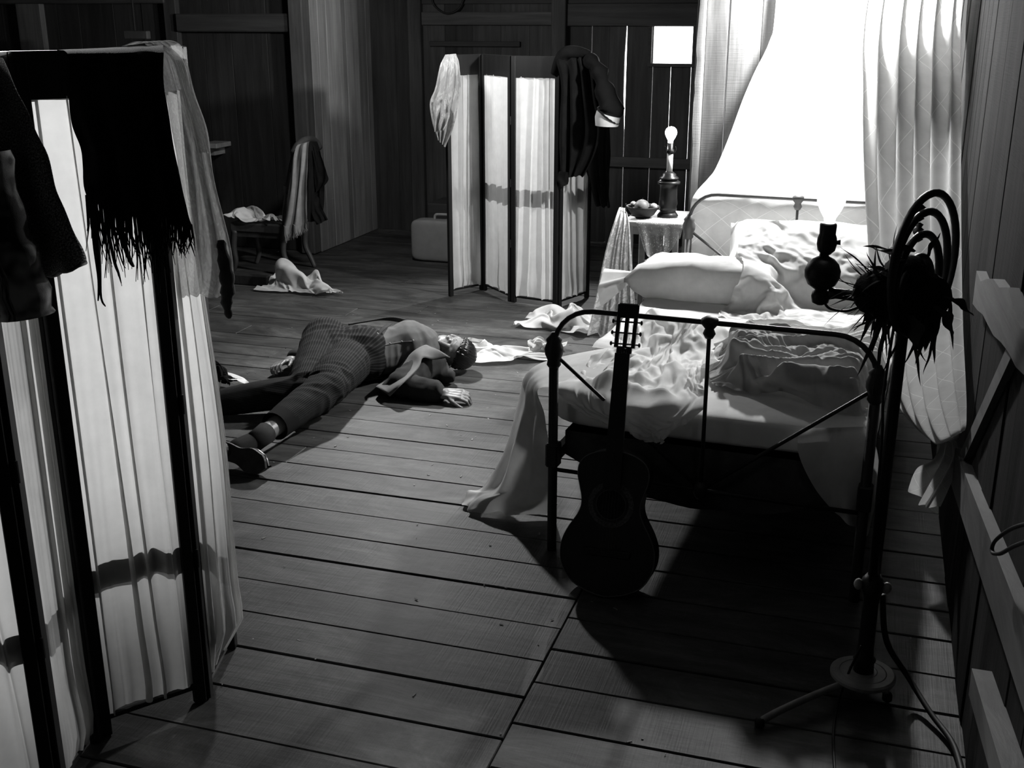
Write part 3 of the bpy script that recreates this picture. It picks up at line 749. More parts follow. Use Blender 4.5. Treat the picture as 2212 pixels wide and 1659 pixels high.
# ================================================================== NIGHTSTAND AND WHAT STANDS ON IT
TX0, TX1, TY0, TY1, TZ = -1.165, -0.90, 5.66, 6.02, 0.765
ns = thing('nightstand', 'small pale wooden side table with a dark lower shelf beside the bed', 'table', ((TX0 + TX1) / 2, (TY0 + TY1) / 2, 0))
MB().box((TX0 - 0.02, TY0 - 0.02, TZ - 0.025), (TX1 + 0.02, TY1 + 0.02, TZ), ch=0.004).build('tabletop', 'table_wood', ns)
for x in (TX0, TX1 - 0.03):
    for yy in (TY0, TY1 - 0.03): MB().box((x, yy, 0), (x + 0.03, yy + 0.03, TZ - 0.025), ch=0.003).build('leg', 'table_wood', ns)
MB().box((TX0 + 0.005, TY0 + 0.005, TZ - 0.07), (TX1 - 0.005, TY0 + 0.02, TZ - 0.025)).build('apron', 'table_wood', ns)
MB().box((TX0 + 0.003, TY0 + 0.005, 0.44), (TX1 - 0.003, TY1 - 0.005, 0.46)).build('shelf', 'table_wood', ns)
tag(MB().box((TX0 + 0.035, TY0 + 0.02, 0.4605), (TX1 - 0.03, TY1 - 0.04, 0.50), ch=0.004).build('dark_box', 'shelf_dark'), 'flat dark box lying on the shelf of the side table', 'box')
# lace cloth over the front
fabric('lace', 0.55, transl=0.3, pattern='spots', pv=0.7, alpha=0.55)
fabric('flower_scarf', 0.40, transl=0.35, pattern='flowers', pv=0.62)
def lace_fn(a, b):
    x = lerp(TX0 + 0.05, TX1 + 0.03, a)
    if b < 0.3: return V((x, lerp(TY0 + 0.12, TY0 - 0.024, b / 0.3), TZ + 0.003))
    t = (b - 0.3) / 0.7; dep = 0.20 * (0.35 + 0.65 * math.sin(PI * clamp(a * 0.85 + 0.18)) ** 1.2)
    return V((lerp(x, lerp(TX0 + 0.1, TX1 + 0.02, a), t), TY0 - 0.028 - 0.014 * t * (1 + math.sin(a * 14)), TZ - dep * t))
tag(MB().surf(40, 26, lace_fn, uv=(26, 24)).build('lace_cloth', 'lace', smooth=True), 'white lace cloth hanging from the front of the side table', 'cloth')
sL = crv([P(1338, 447, Y=5.70), P(1330, 470, Y=5.60), P(1310, 540, Y=5.58), P(1290, 640, Y=5.56), P(1272, 722, Y=5.55)], 30)
sR = crv([P(1352, 450, Y=5.70), P(1360, 480, Y=5.62), P(1364, 540, Y=5.60), P(1370, 640, Y=5.60), P(1376, 718, Y=5.58)], 30)
tag(MB().surf(40, 29, lambda a, b: sL[int(round(b * 29))].lerp(sR[int(round(b * 29))], a) + V((-0.1, -1, 0)) * (0.006 + 0.022 * b) * math.sin(a * 21 + b * 1.5), uv=(9, 30)).build('flowered_scarf', 'flower_scarf', smooth=True), 'long flowered scarf hanging from the side table corner to the floor', 'scarf')
# table lamp with a lit bare bulb
lc = V((-0.985, 5.82, TZ)); Mt = TR(lc)
tl = thing('table_lamp', 'old brass table lamp with candle tube and lit bare bulb', 'lamp', lc)
MB().lathe([(0.0, 0.0), (0.053, 0.0), (0.055, 0.012), (0.047, 0.022), (0.04, 0.032), (0.047, 0.04)], Mt, 28).build('base', 'brass_dark', tl, smooth=True)
MB().lathe([(0.047, 0.04), (0.044, 0.055), (0.049, 0.07), (0.046, 0.10), (0.044, 0.15), (0.046, 0.168), (0.057, 0.172), (0.058, 0.184), (0.048, 0.19)], Mt, 28).build('oil_font', 'brass_dark', tl, smooth=True)
MB().lathe([(0.04, 0.19), (0.05, 0.2), (0.048, 0.206), (0.036, 0.214), (0.034, 0.224), (0.018, 0.236)], Mt, 28).build('collar', 'brass_dark', tl, smooth=True)
MB().lathe([(0.0155, 0.23), (0.0155, 0.325), (0.010, 0.327)], Mt, 20).build('candle_tube', 'candle_white', tl, smooth=True)
MB().lathe([(0.012, 0.325), (0.02, 0.33), (0.02, 0.345), (0.014, 0.35), (0.015, 0.38)], Mt, 20).build('socket', 'brass_dark', tl, smooth=True)
for s in (-1, 1): MB().tube([lc + V((s * 0.012, 0, 0.332)), lc + V((s * 0.024, 0, 0.335)), lc + V((s * 0.029, 0, 0.348)), lc + V((s * 0.027, 0, 0.362))], 0.0025, 6).build('shade_holder', 'brass_dark', tl)
bulb_mesh(lc + V((0, 0, 0.432)), 0.031, 1).build('bulb', 'lamp_glow', tl, smooth=True)
point_light('bulb_light', lc + V((0, 0, 0.50)), E_TABLE, 0.03, tl)
# bowl of fruit
bc = V((-1.105, 5.76, TZ))
bw = tag(MB().lathe([(0.02, 0.0), (0.035, 0.0), (0.06, 0.02), (0.083, 0.055), (0.086, 0.062), (0.08, 0.06), (0.055, 0.026), (0.03, 0.01), (0.001, 0.008)], TR(bc), 28).build('fruit_bowl', 'iron_dark', smooth=True), 'dark shallow bowl holding fruit on the side table', 'bowl')
plain('fruit_skin', 0.16, 0.5, vary=0.3, bscale=30)
plain('fruit_pale', 0.35, 0.5, vary=0.2, bscale=30)
def fruit(c, r, mat, label):
    o = MB().ell(c, (r, r, r * 0.92), seg=18, rings=12).build('fruit', mat, smooth=True); tag(o, label, 'fruit', None)
    MB().tube([V(c) + V((0, 0, r * 0.88)), V(c) + V((0.003, 0, r * 1.12))], 0.002, 5).build('stem', 'iron_dark', o)
fruit(bc + V((-0.005, 0, 0.058)), 0.040, 'fruit_skin', 'large round fruit in the middle of the dark bowl')
fruit(bc + V((0.058, -0.01, 0.062)), 0.020, 'fruit_pale', 'small pale fruit at the lamp side of the bowl')
fruit(bc + V((-0.055, 0.02, 0.066)), 0.016, 'fruit_pale', 'small pale fruit at the scarf side of the bowl')
MB_ = MB().tube([P(1352, 440, Y=5.66), P(1352, 462, Y=5.66), P(1368, 466, Y=5.68), P(1386, 467, Y=5.70)], 0.003, 6)
tag(MB_.build('wire_stand', 'iron_dark'), 'thin dark wire stand at the corner of the side table', 'stand')

# ================================================================== FOLDING SCREENS
def folding_screen(name, label, pts, H, z_cloth, rail_h, mid, lean=(0, 0), bulge=(), seed=0):
    base = sum((V((p[0], p[1], 0)) for p in pts), V((0, 0, 0))) / len(pts)
    t = thing(name, label, 'screen', base)
    for k, (a, b) in enumerate(zip(pts, pts[1:])):
        a = V((a[0], a[1], 0)); b = V((b[0], b[1], 0)); d = (b - a).normalized(); n = V((-d.y, d.x, 0)); 
        if n.dot(V((0, 0, 0)) - a) < 0: n = -n      # n points to the camera side
        ang = math.atan2(d.y, d.x); L = (b - a).length; M = TR(a) @ RZ(ang)
        s = 0.030
        for x0 in (0.002, L - s - 0.002): MB().box((x0, -0.012, 0), (x0 + s, 0.012, H), M, ch=0.002).build('stile', 'screen_wood', t)
        MB().box((s, -0.010, H - rail_h), (L - s, 0.010, H), M).build('top_rail', 'screen_wood', t)
        MB().box((s, -0.006, z_cloth - 0.012), (L - s, 0.006, z_cloth), M).build('bottom_rod', 'screen_wood', t)
        back = -0.016 if (M.to_3x3() @ V((0, 1, 0))).dot(n) > 0 else 0.016
        MB().box((s, back - 0.004, mid[0]), (L - s, back + 0.004, mid[1]), M).build('shadow_slat', 'screen_wood', t)
        bg_ = bulge[k] if k < len(bulge) else 0.0
        def fn(u, v, a=a, d=d, n=n, L=L, k=k, bg_=bg_):
            x = lerp(s + 0.001, L - s - 0.001, u); z = lerp(z_cloth, H - rail_h + 0.005, v)
            ph = 2 * PI * (u * 3.6 + 1.2 * nz(u * 2.4 + k * 3.3 + seed, v * 0.45) + 0.3 * nz(v * 1.1, u * 4 + k))
            f = 0.009 * math.sin(ph) + 0.003 * math.sin(ph * 2.3 + 1.3 * k) + 0.0015 * nz(u * 26, v * 2, k)
            e = sm(0, 0.06, u) * sm(0, 0.06, 1 - u)
            f *= (0.75 + 0.4 * (1 - v)) * e; x += 0.020 * math.sin(ph + 1.57) * e * (0.6 + 0.5 * nz(u * 3 + k, v))
            g = bg_ * math.sin(PI * u) * sm(1.0, 0.35, v) * sm(0.0, 0.08, v) + 0.012 * sm(0.16, 0.04, v) * sm(0, 0.03, v) * math.sin(PI * u)
            return a + d * x + n * (f + g + 0.002) + V((0, 0, z - 0.006 * math.sin(u * 9 + k) * (1 - v)))
        MB().surf(90, 30, fn, uv=(6, 20)).build('cloth_panel', 'screen_cloth', t, smooth=True)
        if k: 
            for hz in (0.25, 0.5, 0.75): MB().tube([a + V((0, 0, H * hz - 0.025)) + n * 0.013, a + V((0, 0, H * hz + 0.025)) + n * 0.013], 0.004, 6).build('hinge', 'brass_dark', t)
    return t
RS = [(-2.583, 6.805), (-2.428, 7.064), (-2.142, 6.783), (-1.815, 6.72), (-1.70, 7.06)]
folding_screen('folding_screen', 'dark framed folding screen with gathered white cloth by the back wall', RS, 1.535, 0.045, 0.125, (0.635, 0.735), seed=2)
LS = [(-1.90, 1.56), (-1.665, 1.775), (-1.75, 2.03), (-1.58, 2.26), (-1.655, 2.53)]
folding_screen('folding_screen', 'dark framed folding screen with white cloth panels under the hanging black shawl', LS, 1.685, 0.055, 0.10, (0.41, 0.475), bulge=(0, 0.0, 0, 0.055), seed=11)  # slat added on this screen to make the shadow band across its cloth

# ================================================================== CLOTHES ON THE NEAR SCREEN
fabric('tweed', 0.03, transl=0.0, pattern='tweed', pv=0.5)
fabric('black_fur', 0.006, transl=0.0, vary=0.4, bump=0.6)
fabric('sheer_lace', 0.36, transl=0.45, pattern='flowers', pv=0.46, alpha=0.25)
fabric('dark_sash', 0.06, transl=0.1, vary=0.5)
fabric('pale_shawl', 0.33, transl=0.3, pattern='flowers', pv=0.45)
fabric('black_coat', 0.005, transl=0.0, vary=0.4)
fabric('cuff_cloth', 0.55, transl=0.2)
def ribbon(Lp, Rp, n, folds, amp, dirv, nu=30, seed=0.0):
    """hanging cloth between two edge curves, folded along dirv"""
    L_, R_ = crv(Lp, n + 1), crv(Rp, n + 1); dirv = V(dirv)
    def fn(a, b):
        j = int(round(b * n)); p = L_[j].lerp(R_[j], a)
        ph = 2 * PI * (a * folds + 0.5 * nz(a * 3 + seed, b * 2) )
        p = p + (R_[j] - L_[j]) * 0.05 * (abs(a - 0.5) * 2) ** 2 * (1 if a > 0.5 else -1) * nz(b * 7 + seed, a * 2) + V((0, 0, 0.10 * (R_[j] - L_[j]).length * b * b * nz(a * 6, seed)))
        return p + dirv * amp * (math.sin(ph) * (0.4 + 0.6 * b) + 0.6 * nz(a * 5 + seed, b * 4)) 
    return fn
def PL(lst, **kw): return [P(x, y, **kw) for x, y in lst]
# tweed coat
tw = thing('tweed_coat', 'speckled tweed coat hanging from the end of the near folding screen', 'coat', V((-1.66, 1.72, 1.15)))
f1 = ribbon(PL([(-70, 105), (-80, 300), (-80, 480), (-70, 655)], Y=1.70), PL([(2, 128), (48, 215), (98, 335), (138, 460), (183, 568)], Y=1.76), 30, 2.6, 0.014, (0.4, -0.9, 0), seed=1)
MB().surf(34, 30, f1, uv=(90, 120)).build('skirt', 'tweed', tw, smooth=True, sub=1).modifiers.new('t', 'SOLIDIFY').thickness = 0.004
hem = [f1(i / 20, 1.0) for i in range(21)]
MB().tube(hem, 0.005, 6).build('hem', 'tweed', tw, smooth=True)
sl = crv(PL([(-40, 330), (-5, 480), (35, 590), (58, 682)], Y=1.67), 16)
MB().tube(sl, [0.05 + 0.004 * math.sin(i * 1.7) for i in range(16)], 16, cap=False).build('sleeve', 'tweed', tw, smooth=True)
# black fringed shawl over the top rail
def YP(x): return lerp(1.99, 2.22, clamp((x - 60) / 280, -0.3, 1.2))
def PS(lst, off=0.0): return [P(x, y, Y=YP(x) - off) for x, y in lst]
sh = thing('black_shawl', 'black fringed shawl thrown over the top rail of the near screen', 'shawl', P(290, 520, Y=2.1))
f2 = ribbon([P(120, 112, Y=2.14), P(128, 108, Y=2.10)] + PS([(150, 125), (150, 240), (172, 330), (190, 430)], 0.05), [P(350, 104, Y=2.36), P(352, 98, Y=2.29)] + PS([(352, 125), (365, 250), (392, 400), (418, 490)], 0.05), 40, 3.2, 0.012, (0.5, -0.8, 0), seed=5)
MB().surf(40, 40, f2, uv=(20, 30)).build('shawl_cloth', 'black_fur', sh, smooth=True, sub=1)
fr = MB(); rnd = random.Random(3)
for i in range(150):
    a = i / 149; p = f2(a, 0.97)
    Lh = (0.10 + 0.10 * rnd.random()) * (1 - 0.55 * sm(0.6, 1, a)) * (0.75 + 0.5 * abs(nz(a * 9, 4)))
    q = [p, p + V((0.006 * rnd.uniform(-1, 1), -0.004, -Lh * 0.5)), p + V((0.018 * rnd.uniform(-1, 1), -0.004, -Lh))]
    fr.tube(q, [0.0022, 0.002, 0.0008], 4)
fr.build('fringe', 'black_fur', sh, kind='stuff')
for pts, w in (([(196, 400), (205, 520), (214, 600), (212, 650)], .010), ([(205, 420), (215, 560), (218, 640), (228, 662)], .006), ([(228, 470), (246, 560), (256, 590), (262, 612)], .006), ([(255, 490), (280, 560), (290, 576)], .009), ([(240, 480), (262, 560), (272, 580)], .003)):
    MB().tube(crv(PS(pts, 0.055), 14), [w * (1 - 0.75 * (i / 13) ** 2) for i in range(14)], 6, flat=0.35).build('tassel', 'black_fur', sh, smooth=True)
# lace dress hanging over the corner
dr = thing('lace_dress', 'sheer pale lace dress hanging over the corner post of the near screen', 'dress', P(450, 660, Y=2.32))
f3 = ribbon([P(262, 100, Y=2.20), P(310, 92, Y=2.27), P(345, 150, Y=2.29), P(365, 250, Y=2.31), P(385, 380, Y=2.31), P(380, 540, Y=2.31), P(382, 640, Y=2.32)],
            [P(330, 90, Y=2.38), P(388, 96, Y=2.40), P(418, 190, Y=2.42), P(446, 280, Y=2.42), P(466, 400, Y=2.40), P(500, 560, Y=2.42), P(498, 640, Y=2.42)], 44, 3.5, 0.016, (0.7, -0.7, 0), seed=9)
MB().surf(44, 44, f3, uv=(14, 30)).build('skirt', 'sheer_lace', dr, smooth=True, sub=1)
f4 = ribbon([P(330, 96, Y=2.30), P(372, 130, Y=2.31), P(400, 230, Y=2.33), P(425, 330, Y=2.33)], [P(350, 90, Y=2.36), P(395, 130, Y=2.37), P(418, 215, Y=2.38), P(455, 330, Y=2.40)], 24, 6, 0.006, (0.7, -0.7, 0), seed=4)
MB().surf(30, 24, f4, uv=(16, 20)).build('ruffle', 'sheer_lace', dr, smooth=True)
MB().tube(crv([P(476, 520, Y=2.39), P(486, 570, Y=2.37), P(492, 620, Y=2.37), P(490, 655, Y=2.37), P(496, 688, Y=2.37)], 20), [0.006 + 0.012 * math.sin(PI * min(1, 0.1 + i / 21)) + 0.0025 * math.sin(i * 1.9) for i in range(20)], 10, flat=0.6).build('sash_end', 'dark_sash', dr, smooth=True)

# ================================================================== CLOTHES ON THE FAR SCREEN
ls_ = thing('lace_shawl', 'pale lace shawl hanging from the post of the far folding screen', 'shawl', P(955, 318, Y=6.72))
f5 = ribbon([P(962, 118, Y=6.80), P(952, 140, Y=6.73), P(938, 195, Y=6.72), P(928, 228, Y=6.72), P(936, 275, Y=6.72), P(945, 300, Y=6.72)], [P(985, 116, Y=6.80), P(992, 140, Y=6.73), P(994, 195, Y=6.73), P(986, 250, Y=6.73), P(976, 285, Y=6.73), P(962, 318, Y=6.73)], 30, 3.6, 0.013, (0.2, -1, 0), seed=2)
MB().surf(40, 30, f5, uv=(8, 11)).build('shawl_cloth', 'pale_shawl', ls_, smooth=True, sub=1)
f6 = ribbon([P(948, 215, Y=6.69), P(938, 250, Y=6.68), P(938, 285, Y=6.68)], [P(968, 215, Y=6.69), P(972, 250, Y=6.68), P(960, 280, Y=6.68)], 14, 2.3, 0.02, (0.2, -1, 0), seed=7)
MB().surf(24, 14, f6, uv=(10, 10)).build('ruffle', 'pale_shawl', ls_, smooth=True)
bc_ = thing('black_coat', 'black coat with a white cuff hanging over the far folding screen', 'coat', P(1260, 440, Y=6.66))
f7 = ribbon([P(1196, 130, Y=6.82), P(1200, 128, Y=6.67), P(1212, 190, Y=6.66), P(1208, 300, Y=6.66), P(1212, 385, Y=6.66)], [P(1280, 125, Y=6.85), P(1288, 124, Y=6.68), P(1290, 190, Y=6.68), P(1296, 300, Y=6.68), P(1262, 380, Y=6.68)], 30, 3.5, 0.02, (0.1, -1, 0), seed=3)
MB().surf(40, 30, f7, uv=(8, 12)).build('coat_body', 'black_coat', bc_, smooth=True, sub=1)
f8 = ribbon([P(1256, 270, Y=6.71), P(1260, 340, Y=6.71), P(1276, 400, Y=6.71), P(1286, 445, Y=6.71)], [P(1316, 250, Y=6.74), P(1318, 330, Y=6.74), P(1316, 400, Y=6.74), P(1318, 448, Y=6.74)], 24, 2.5, 0.02, (0.1, -1, 0), seed=8)
MB().surf(24, 24, f8, uv=(8, 12)).build('coat_tail', 'black_coat', bc_, smooth=True, sub=1)
f9 = ribbon([P(1208, 370, Y=6.63), P(1202, 390, Y=6.63), P(1206, 412, Y=6.63)], [P(1228, 372, Y=6.63), P(1228, 395, Y=6.63), P(1222, 400, Y=6.63)], 10, 1, 0.01, (0.1, -1, 0), seed=5)
MB().surf(8, 10, f9).build('cuff_end', 'black_coat', bc_, smooth=True)
slv = crv([P(1272, 128, Y=6.70), P(1292, 150, Y=6.63), P(1306, 195, Y=6.60), P(1320, 235, Y=6.58), P(1314, 250, Y=6.58)], 18)
MB().tube(slv, [0.042 + 0.03 * sm(4, 14, i) + 0.009 * math.sin(i * 1.6) + 0.004 * math.sin(i * 4.1) for i in range(18)], 16, cap=False).build('sleeve', 'black_coat', bc_, smooth=True)
MB().tube([P(1315, 246, Y=6.58), P(1312, 256, Y=6.58), P(1311, 272, Y=6.58)], [0.073, 0.074, 0.068], 18, cap=False).build('cuff', 'cuff_cloth', bc_, smooth=True)
MB().tube(crv([P(1196, 160, Y=6.72), P(1215, 118, Y=6.69), P(1245, 112, Y=6.69), P(1275, 118, Y=6.70)], 14), [0.02 + 0.016 * math.sin(PI * i / 13) for i in range(14)], 10).build('collar', 'black_coat', bc_, smooth=True)

# ================================================================== LEFT BACK: CHAIR, SUITCASE AND CLOTHS
plain('suitcase_skin', 0.24, 0.55, bump=0.1, vary=0.1, bscale=12)
su = thing('suitcase', 'pale grey hard suitcase with rounded corners standing behind the far screen', 'suitcase', (-2.98, 7.87, 0))
sbox(Matrix.Identity(4), (-2.98, 7.87, 0.158), (0.285, 0.075, 0.156), e=9, n=18).build('shell', 'suitcase_skin', su, smooth=True)
MB().tube([V((-3.26, 7.87, 0.17 + 0.0))] + [V((-2.98 + 0.286 * math.cos(a) * (1 if abs(math.cos(a)) < .9 else 1), 7.87, 0.158 + 0.158 * math.sin(a))) for a in ()] + [V((-3.262, 7.87, 0.10))], 0.004, 6).build('seam', 'iron_dark', su)
MB().tube(crv([V((-3.09, 7.87, 0.312)), V((-3.085, 7.87, 0.345)), V((-3.04, 7.87, 0.352)), V((-2.92, 7.87, 0.352)), V((-2.875, 7.87, 0.345)), V((-2.87, 7.87, 0.312))], 18), 0.010, 8).build('handle', 'pale_metal', su, smooth=True)
tag(MB().box((-3.22, 8.05, 0), (-2.75, 8.4, 0.40), ch=0.006).build('storage_box', 'shelf_dark'), 'dark wooden box standing behind the grey suitcase', 'box')

ZP = 0.0
ch = thing('dining_chair', 'dark wooden chair with curved legs before the dark wall', 'chair', (-4.1, 7.2, ZP))
cx0, cx1, cy0, cy1 = -4.33, -3.90, 7.02, 7.38
MB().box((cx0, cy0, 0.30), (cx1, cy1, 0.365), ch=0.008).build('seat', 'chair_wood', ch)
for yy in (cy0 + 0.015, cy1 - 0.015):
    MB().tube(crv([V((cx1, yy, 0.36)), V((cx1 - 0.012, yy, 0.27)), V((cx1 - 0.02, yy, 0.16)), V((cx1 + 0.02, yy, 0.07)), V((cx1 + 0.05, yy, ZP))], 14), [0.026 - 0.010 * i / 13 for i in range(14)], 8).build('leg', 'chair_wood', ch, smooth=True)
    MB().tube(crv([V((cx0 + 0.03, yy, 0.31)), V((cx0 + 0.01, yy, 0.19)), V((cx0 + 0.02, yy, 0.08)), V((cx0 - 0.01, yy, ZP))], 14), [0.026 - 0.010 * i / 13 for i in range(14)], 8).build('leg', 'chair_wood', ch, smooth=True)
    MB().tube(crv([V((cx1, yy, 0.36)), V((cx1 + 0.03, yy, 0.58)), V((cx1 + 0.09, yy, 0.80)), V((cx1 + 0.12, yy, 0.90))], 14), 0.018, 8).build('back_post', 'chair_wood', ch, smooth=True)
MB().tube(crv([V((cx1 + 0.12, cy0 - 0.01, 0.87)), V((cx1 + 0.125, cy0 + 0.06, 0.925)), V((cx1 + 0.128, (cy0 + cy1) / 2, 0.945)), V((cx1 + 0.125, cy1 - 0.06, 0.925)), V((cx1 + 0.12, cy1 + 0.01, 0.87))], 16), 0.026, 10).build('top_rail', 'chair_wood', ch, smooth=True)
for zz in (0.58, 0.74): MB().box((cx1 + 0.02 + (zz - 0.58) * 0.3, cy0, zz), (cx1 + 0.045 + (zz - 0.58) * 0.3, cy1, zz + 0.06)).build('back_slat', 'chair_wood', ch)
for yy in (cy0 + 0.012, cy1 - 0.03): MB().box((cx0 + 0.02, yy, 0.265), (cx1 - 0.02, yy + 0.018, 0.302)).build('seat_rail', 'chair_wood', ch)
fabric('fringed_shawl', 0.26, transl=0.2, vary=0.2)
sw = thing('fringed_shawl', 'pale fringed shawl hanging down the back of the dark chair', 'shawl', P(636, 530, Y=6.99))
f10 = ribbon([P(656, 310, Y=7.05), P(640, 318, Y=6.98), P(630, 370, Y=6.97), P(622, 430, Y=6.96), P(613, 490, Y=6.95)], [P(672, 305, Y=7.05), P(667, 312, Y=6.98), P(665, 370, Y=6.97), P(664, 430, Y=6.96), P(663, 488, Y=6.95)], 30, 2.2, 0.012, (0.1, -1, 0), seed=6)
MB().surf(30, 30, f10, uv=(8, 16)).build('shawl_cloth', 'fringed_shawl', sw, smooth=True, sub=1)
fr = MB()
for i in range(70):
    p = f10(i / 69, 1.0); Lh = 0.10 * (1 - 0.75 * i / 69) + 0.02 * rnd.random()
    fr.tube([p + V((0, 0, 0.01)), p + V((0.004 * rnd.uniform(-1, 1), 0, -Lh / 2)), p + V((0.012 * rnd.uniform(-1, 1), 0, -Lh))], [0.0025, 0.002, 0.001], 4)
fr.build('fringe', 'fringed_shawl', sw, kind='stuff')
dk = thing('dark_coat', 'dark coat hung over the top of the chair back beside the pale shawl', 'coat', P(688, 485, Y=7.09))
f11 = ribbon([P(664, 306, Y=7.09), P(666, 330, Y=7.04), P(664, 400, Y=7.04), P(664, 480, Y=7.04)], [P(684, 306, Y=7.20), P(692, 330, Y=7.13), P(700, 400, Y=7.13), P(696, 478, Y=7.13)], 24, 1.8, 0.02, (0.3, -1, 0), seed=12)
MB().surf(24, 24, f11).build('coat_body', 'black_coat', dk, smooth=True, sub=1)
f12 = ribbon([P(674, 325, Y=7.08), P(678, 365, Y=7.07), P(680, 395, Y=7.07), P(682, 416, Y=7.07)], [P(690, 326, Y=7.1), P(702, 360, Y=7.1), P(709, 389, Y=7.1), P(692, 408, Y=7.1)], 18, 1.2, 0.012, (0.3, -1, 0), seed=21)
MB().surf(16, 18, f12).build('sleeve', 'black_coat', dk, smooth=True, sub=1)
f13 = ribbon([P(668, 425, Y=7.06), P(672, 455, Y=7.06), P(684, 486, Y=7.06)], [P(690, 425, Y=7.09), P(696, 450, Y=7.09), P(709, 474, Y=7.09)], 14, 1.0, 0.012, (0.3, -1, 0), seed=23)
MB().surf(14, 14, f13).build('coat_tail', 'black_coat', dk, smooth=True, sub=1)
# small pale wooden shelf bracket on the dark wall, mostly behind the lace dress
wsf = tag(MB().box((-4.95, YL - 0.22, 0.80), (-4.80, YL - 0.002, 0.835), ch=0.003).box((-4.90, YL - 0.16, 0.74), (-4.86, YL - 0.002, 0.80)).build('wall_shelf', 'table_wood'), 'small pale wooden shelf on the dark wall behind the lace dress', 'shelf')
hb = thing('hanging_block', 'small wooden block hanging on a thin rod before the dark wall', 'block', P(292, 84, Y=7.3))
MB().box(tuple(P(268, 84, Y=7.3)), tuple(P(316, 67, Y=7.3) + V((0, 0.05, 0))), ch=0.004).build('block', 'wall_wood_dark', hb)
MB().tube([P(292, 66, Y=7.32), V((P(292, 66, Y=7.32).x, 7.32, ZC - 0.0))], 0.008, 6).build('rod', 'iron_dark', hb)
# cloth heaps: crumpled by simulation
def heap(name, label, c, w, h, zt, mat, rw, rh, seed, z0=0.0, rot=0.0, cat='cloth', n=32, bend=0.5, grav=0.25):
    c = V(c)
    def fn(a, b):
        nv = noise.noise_vector(V((a * 3.2 + seed, b * 3.2, seed * 1.7)))
        x = (a - .5) * w + nv.x * w * 0.22; y_ = (b - .5) * h + nv.y * h * 0.22
        r2 = ((a - .5) ** 2 + (b - .5) ** 2) * 4
        p = V((x * math.cos(rot) - y_ * math.sin(rot), x * math.sin(rot) + y_ * math.cos(rot), 0))
        return c + p + V((0, 0, z0 + 0.012 + zt * max(0.0, 1 - r2 * 0.8) * (0.55 + 0.9 * abs(nv.z))))
    o = tag(MB().surf(n, n, fn, uv=(6, 6)).build(name, mat, smooth=True, sub=1), label, cat)
    sim_cloth(o, grid_rest(o, n, n, rw, rh), bend=bend, grav=grav)
    return o
collider(MB().box((-5, 3.0, -0.03), (-0.9, 8.0, 0.0)).build('sim_floor', None))
pcol = MB().box((-5.6, 6.69, 0.0), (-3.87, 6.78, 0.07)).build('sim_step', None); collider(pcol)
ccol = MB().box((cx0, cy0, 0.30), (cx1, cy1, 0.365)).build('sim_seat', None); collider(ccol)
heap('crumpled_cloth', 'crumpled pale cloth lying on the floor before the chair', P(655, 615, Z=0.04), 0.62, 0.34, 0.24, 'cream_cloth', 1.05, 0.75, 1.0, n=32)
heap('frilled_cloth', 'frilled pale cloth heaped on the chair seat', V((-4.12, 7.16, 0.372)), 0.44, 0.26, 0.13, 'cream_cloth', 0.75, 0.5, 4.0, z0=0.0)
heap('white_shirt', 'bright white crumpled shirt lying on the floor beside the near screen', P(440, 808, Z=0.02), 0.62, 0.46, 0.08, 'white_cloth', 0.86, 0.66, 7.0, n=32)
heap('dark_vest', 'dark crumpled garment lying on the bright white shirt', P(440, 818, Z=0.07), 0.24, 0.14, 0.06, 'black_coat', 0.40, 0.26, 9.0, z0=0.05, n=26)
heap('white_towel', 'flat white cloth spread on the floor at the lying man\'s head', P(1092, 762, Z=0.01), 0.62, 0.34, 0.02, 'white_cloth', 0.66, 0.37, 12.0, n=32, rot=0.25, grav=0.8)
heap('frilly_garment', 'small frilled white garment bunched beside the bed corner post', P(1162, 750, Z=0.03), 0.22, 0.18, 0.10, 'white_cloth', 0.46, 0.42, 15.0, n=26)
heap('crumpled_sheet', 'crumpled pale sheet lying on the floor at the far screen foot', P(1222, 688, Z=0.04), 0.52, 0.38, 0.26, 'cream_cloth', 1.0, 0.8, 18.0, n=32)

# ================================================================== THE LYING MAN
plain('skin', 0.23, 0.42, spec=0.5, bump=0.08, bscale=90, vary=0.12)
plain('hair', 0.012, 0.3, spec=0.6)
plain('shoe_leather', 0.012, 0.28, spec=0.6)
plain('shoe_sole', 0.035, 0.6, vary=0.4, bscale=25)
fabric('shirt_cloth', 0.12, transl=0.0, vary=0.12)
fabric('coat_cloth', 0.04, transl=0.0, vary=0.2)
fabric('lapel_cloth', 0.17, transl=0.0, vary=0.12)
fabric('sock_cloth', 0.03, transl=0.0)
m, nt, out = newmat('pinstripe')
vec, _ = coords(nt, (1, 1, 1), offs=False)
mp = N(nt, 'ShaderNodeMapping'); mp.inputs['Rotation'].default_value = (0.5, 0.0, 0.35); nt.links.new(vec, mp.inputs[0])
at_ = N(nt, 'ShaderNodeAttribute', attribute_name='stripe'); fr_ = N(nt, 'ShaderNodeMath', operation='FRACT'); nt.links.new(at_.outputs['Fac'], fr_.inputs[0])
cr = ramp(nt, fr_.outputs[0], [(0.5, 0.014), (0.62, 0.036), (0.85, 0.038), (0.97, 0.014)])
bs_ = N(nt, 'ShaderNodeBsdfPrincipled', Roughness=0.95); bs_.inputs['Specular IOR Level'].default_value = 0.1
nt.links.new(cr, bs_.inputs['Base Color']); nt.links.new(bs_.outputs[0], out.inputs[0])

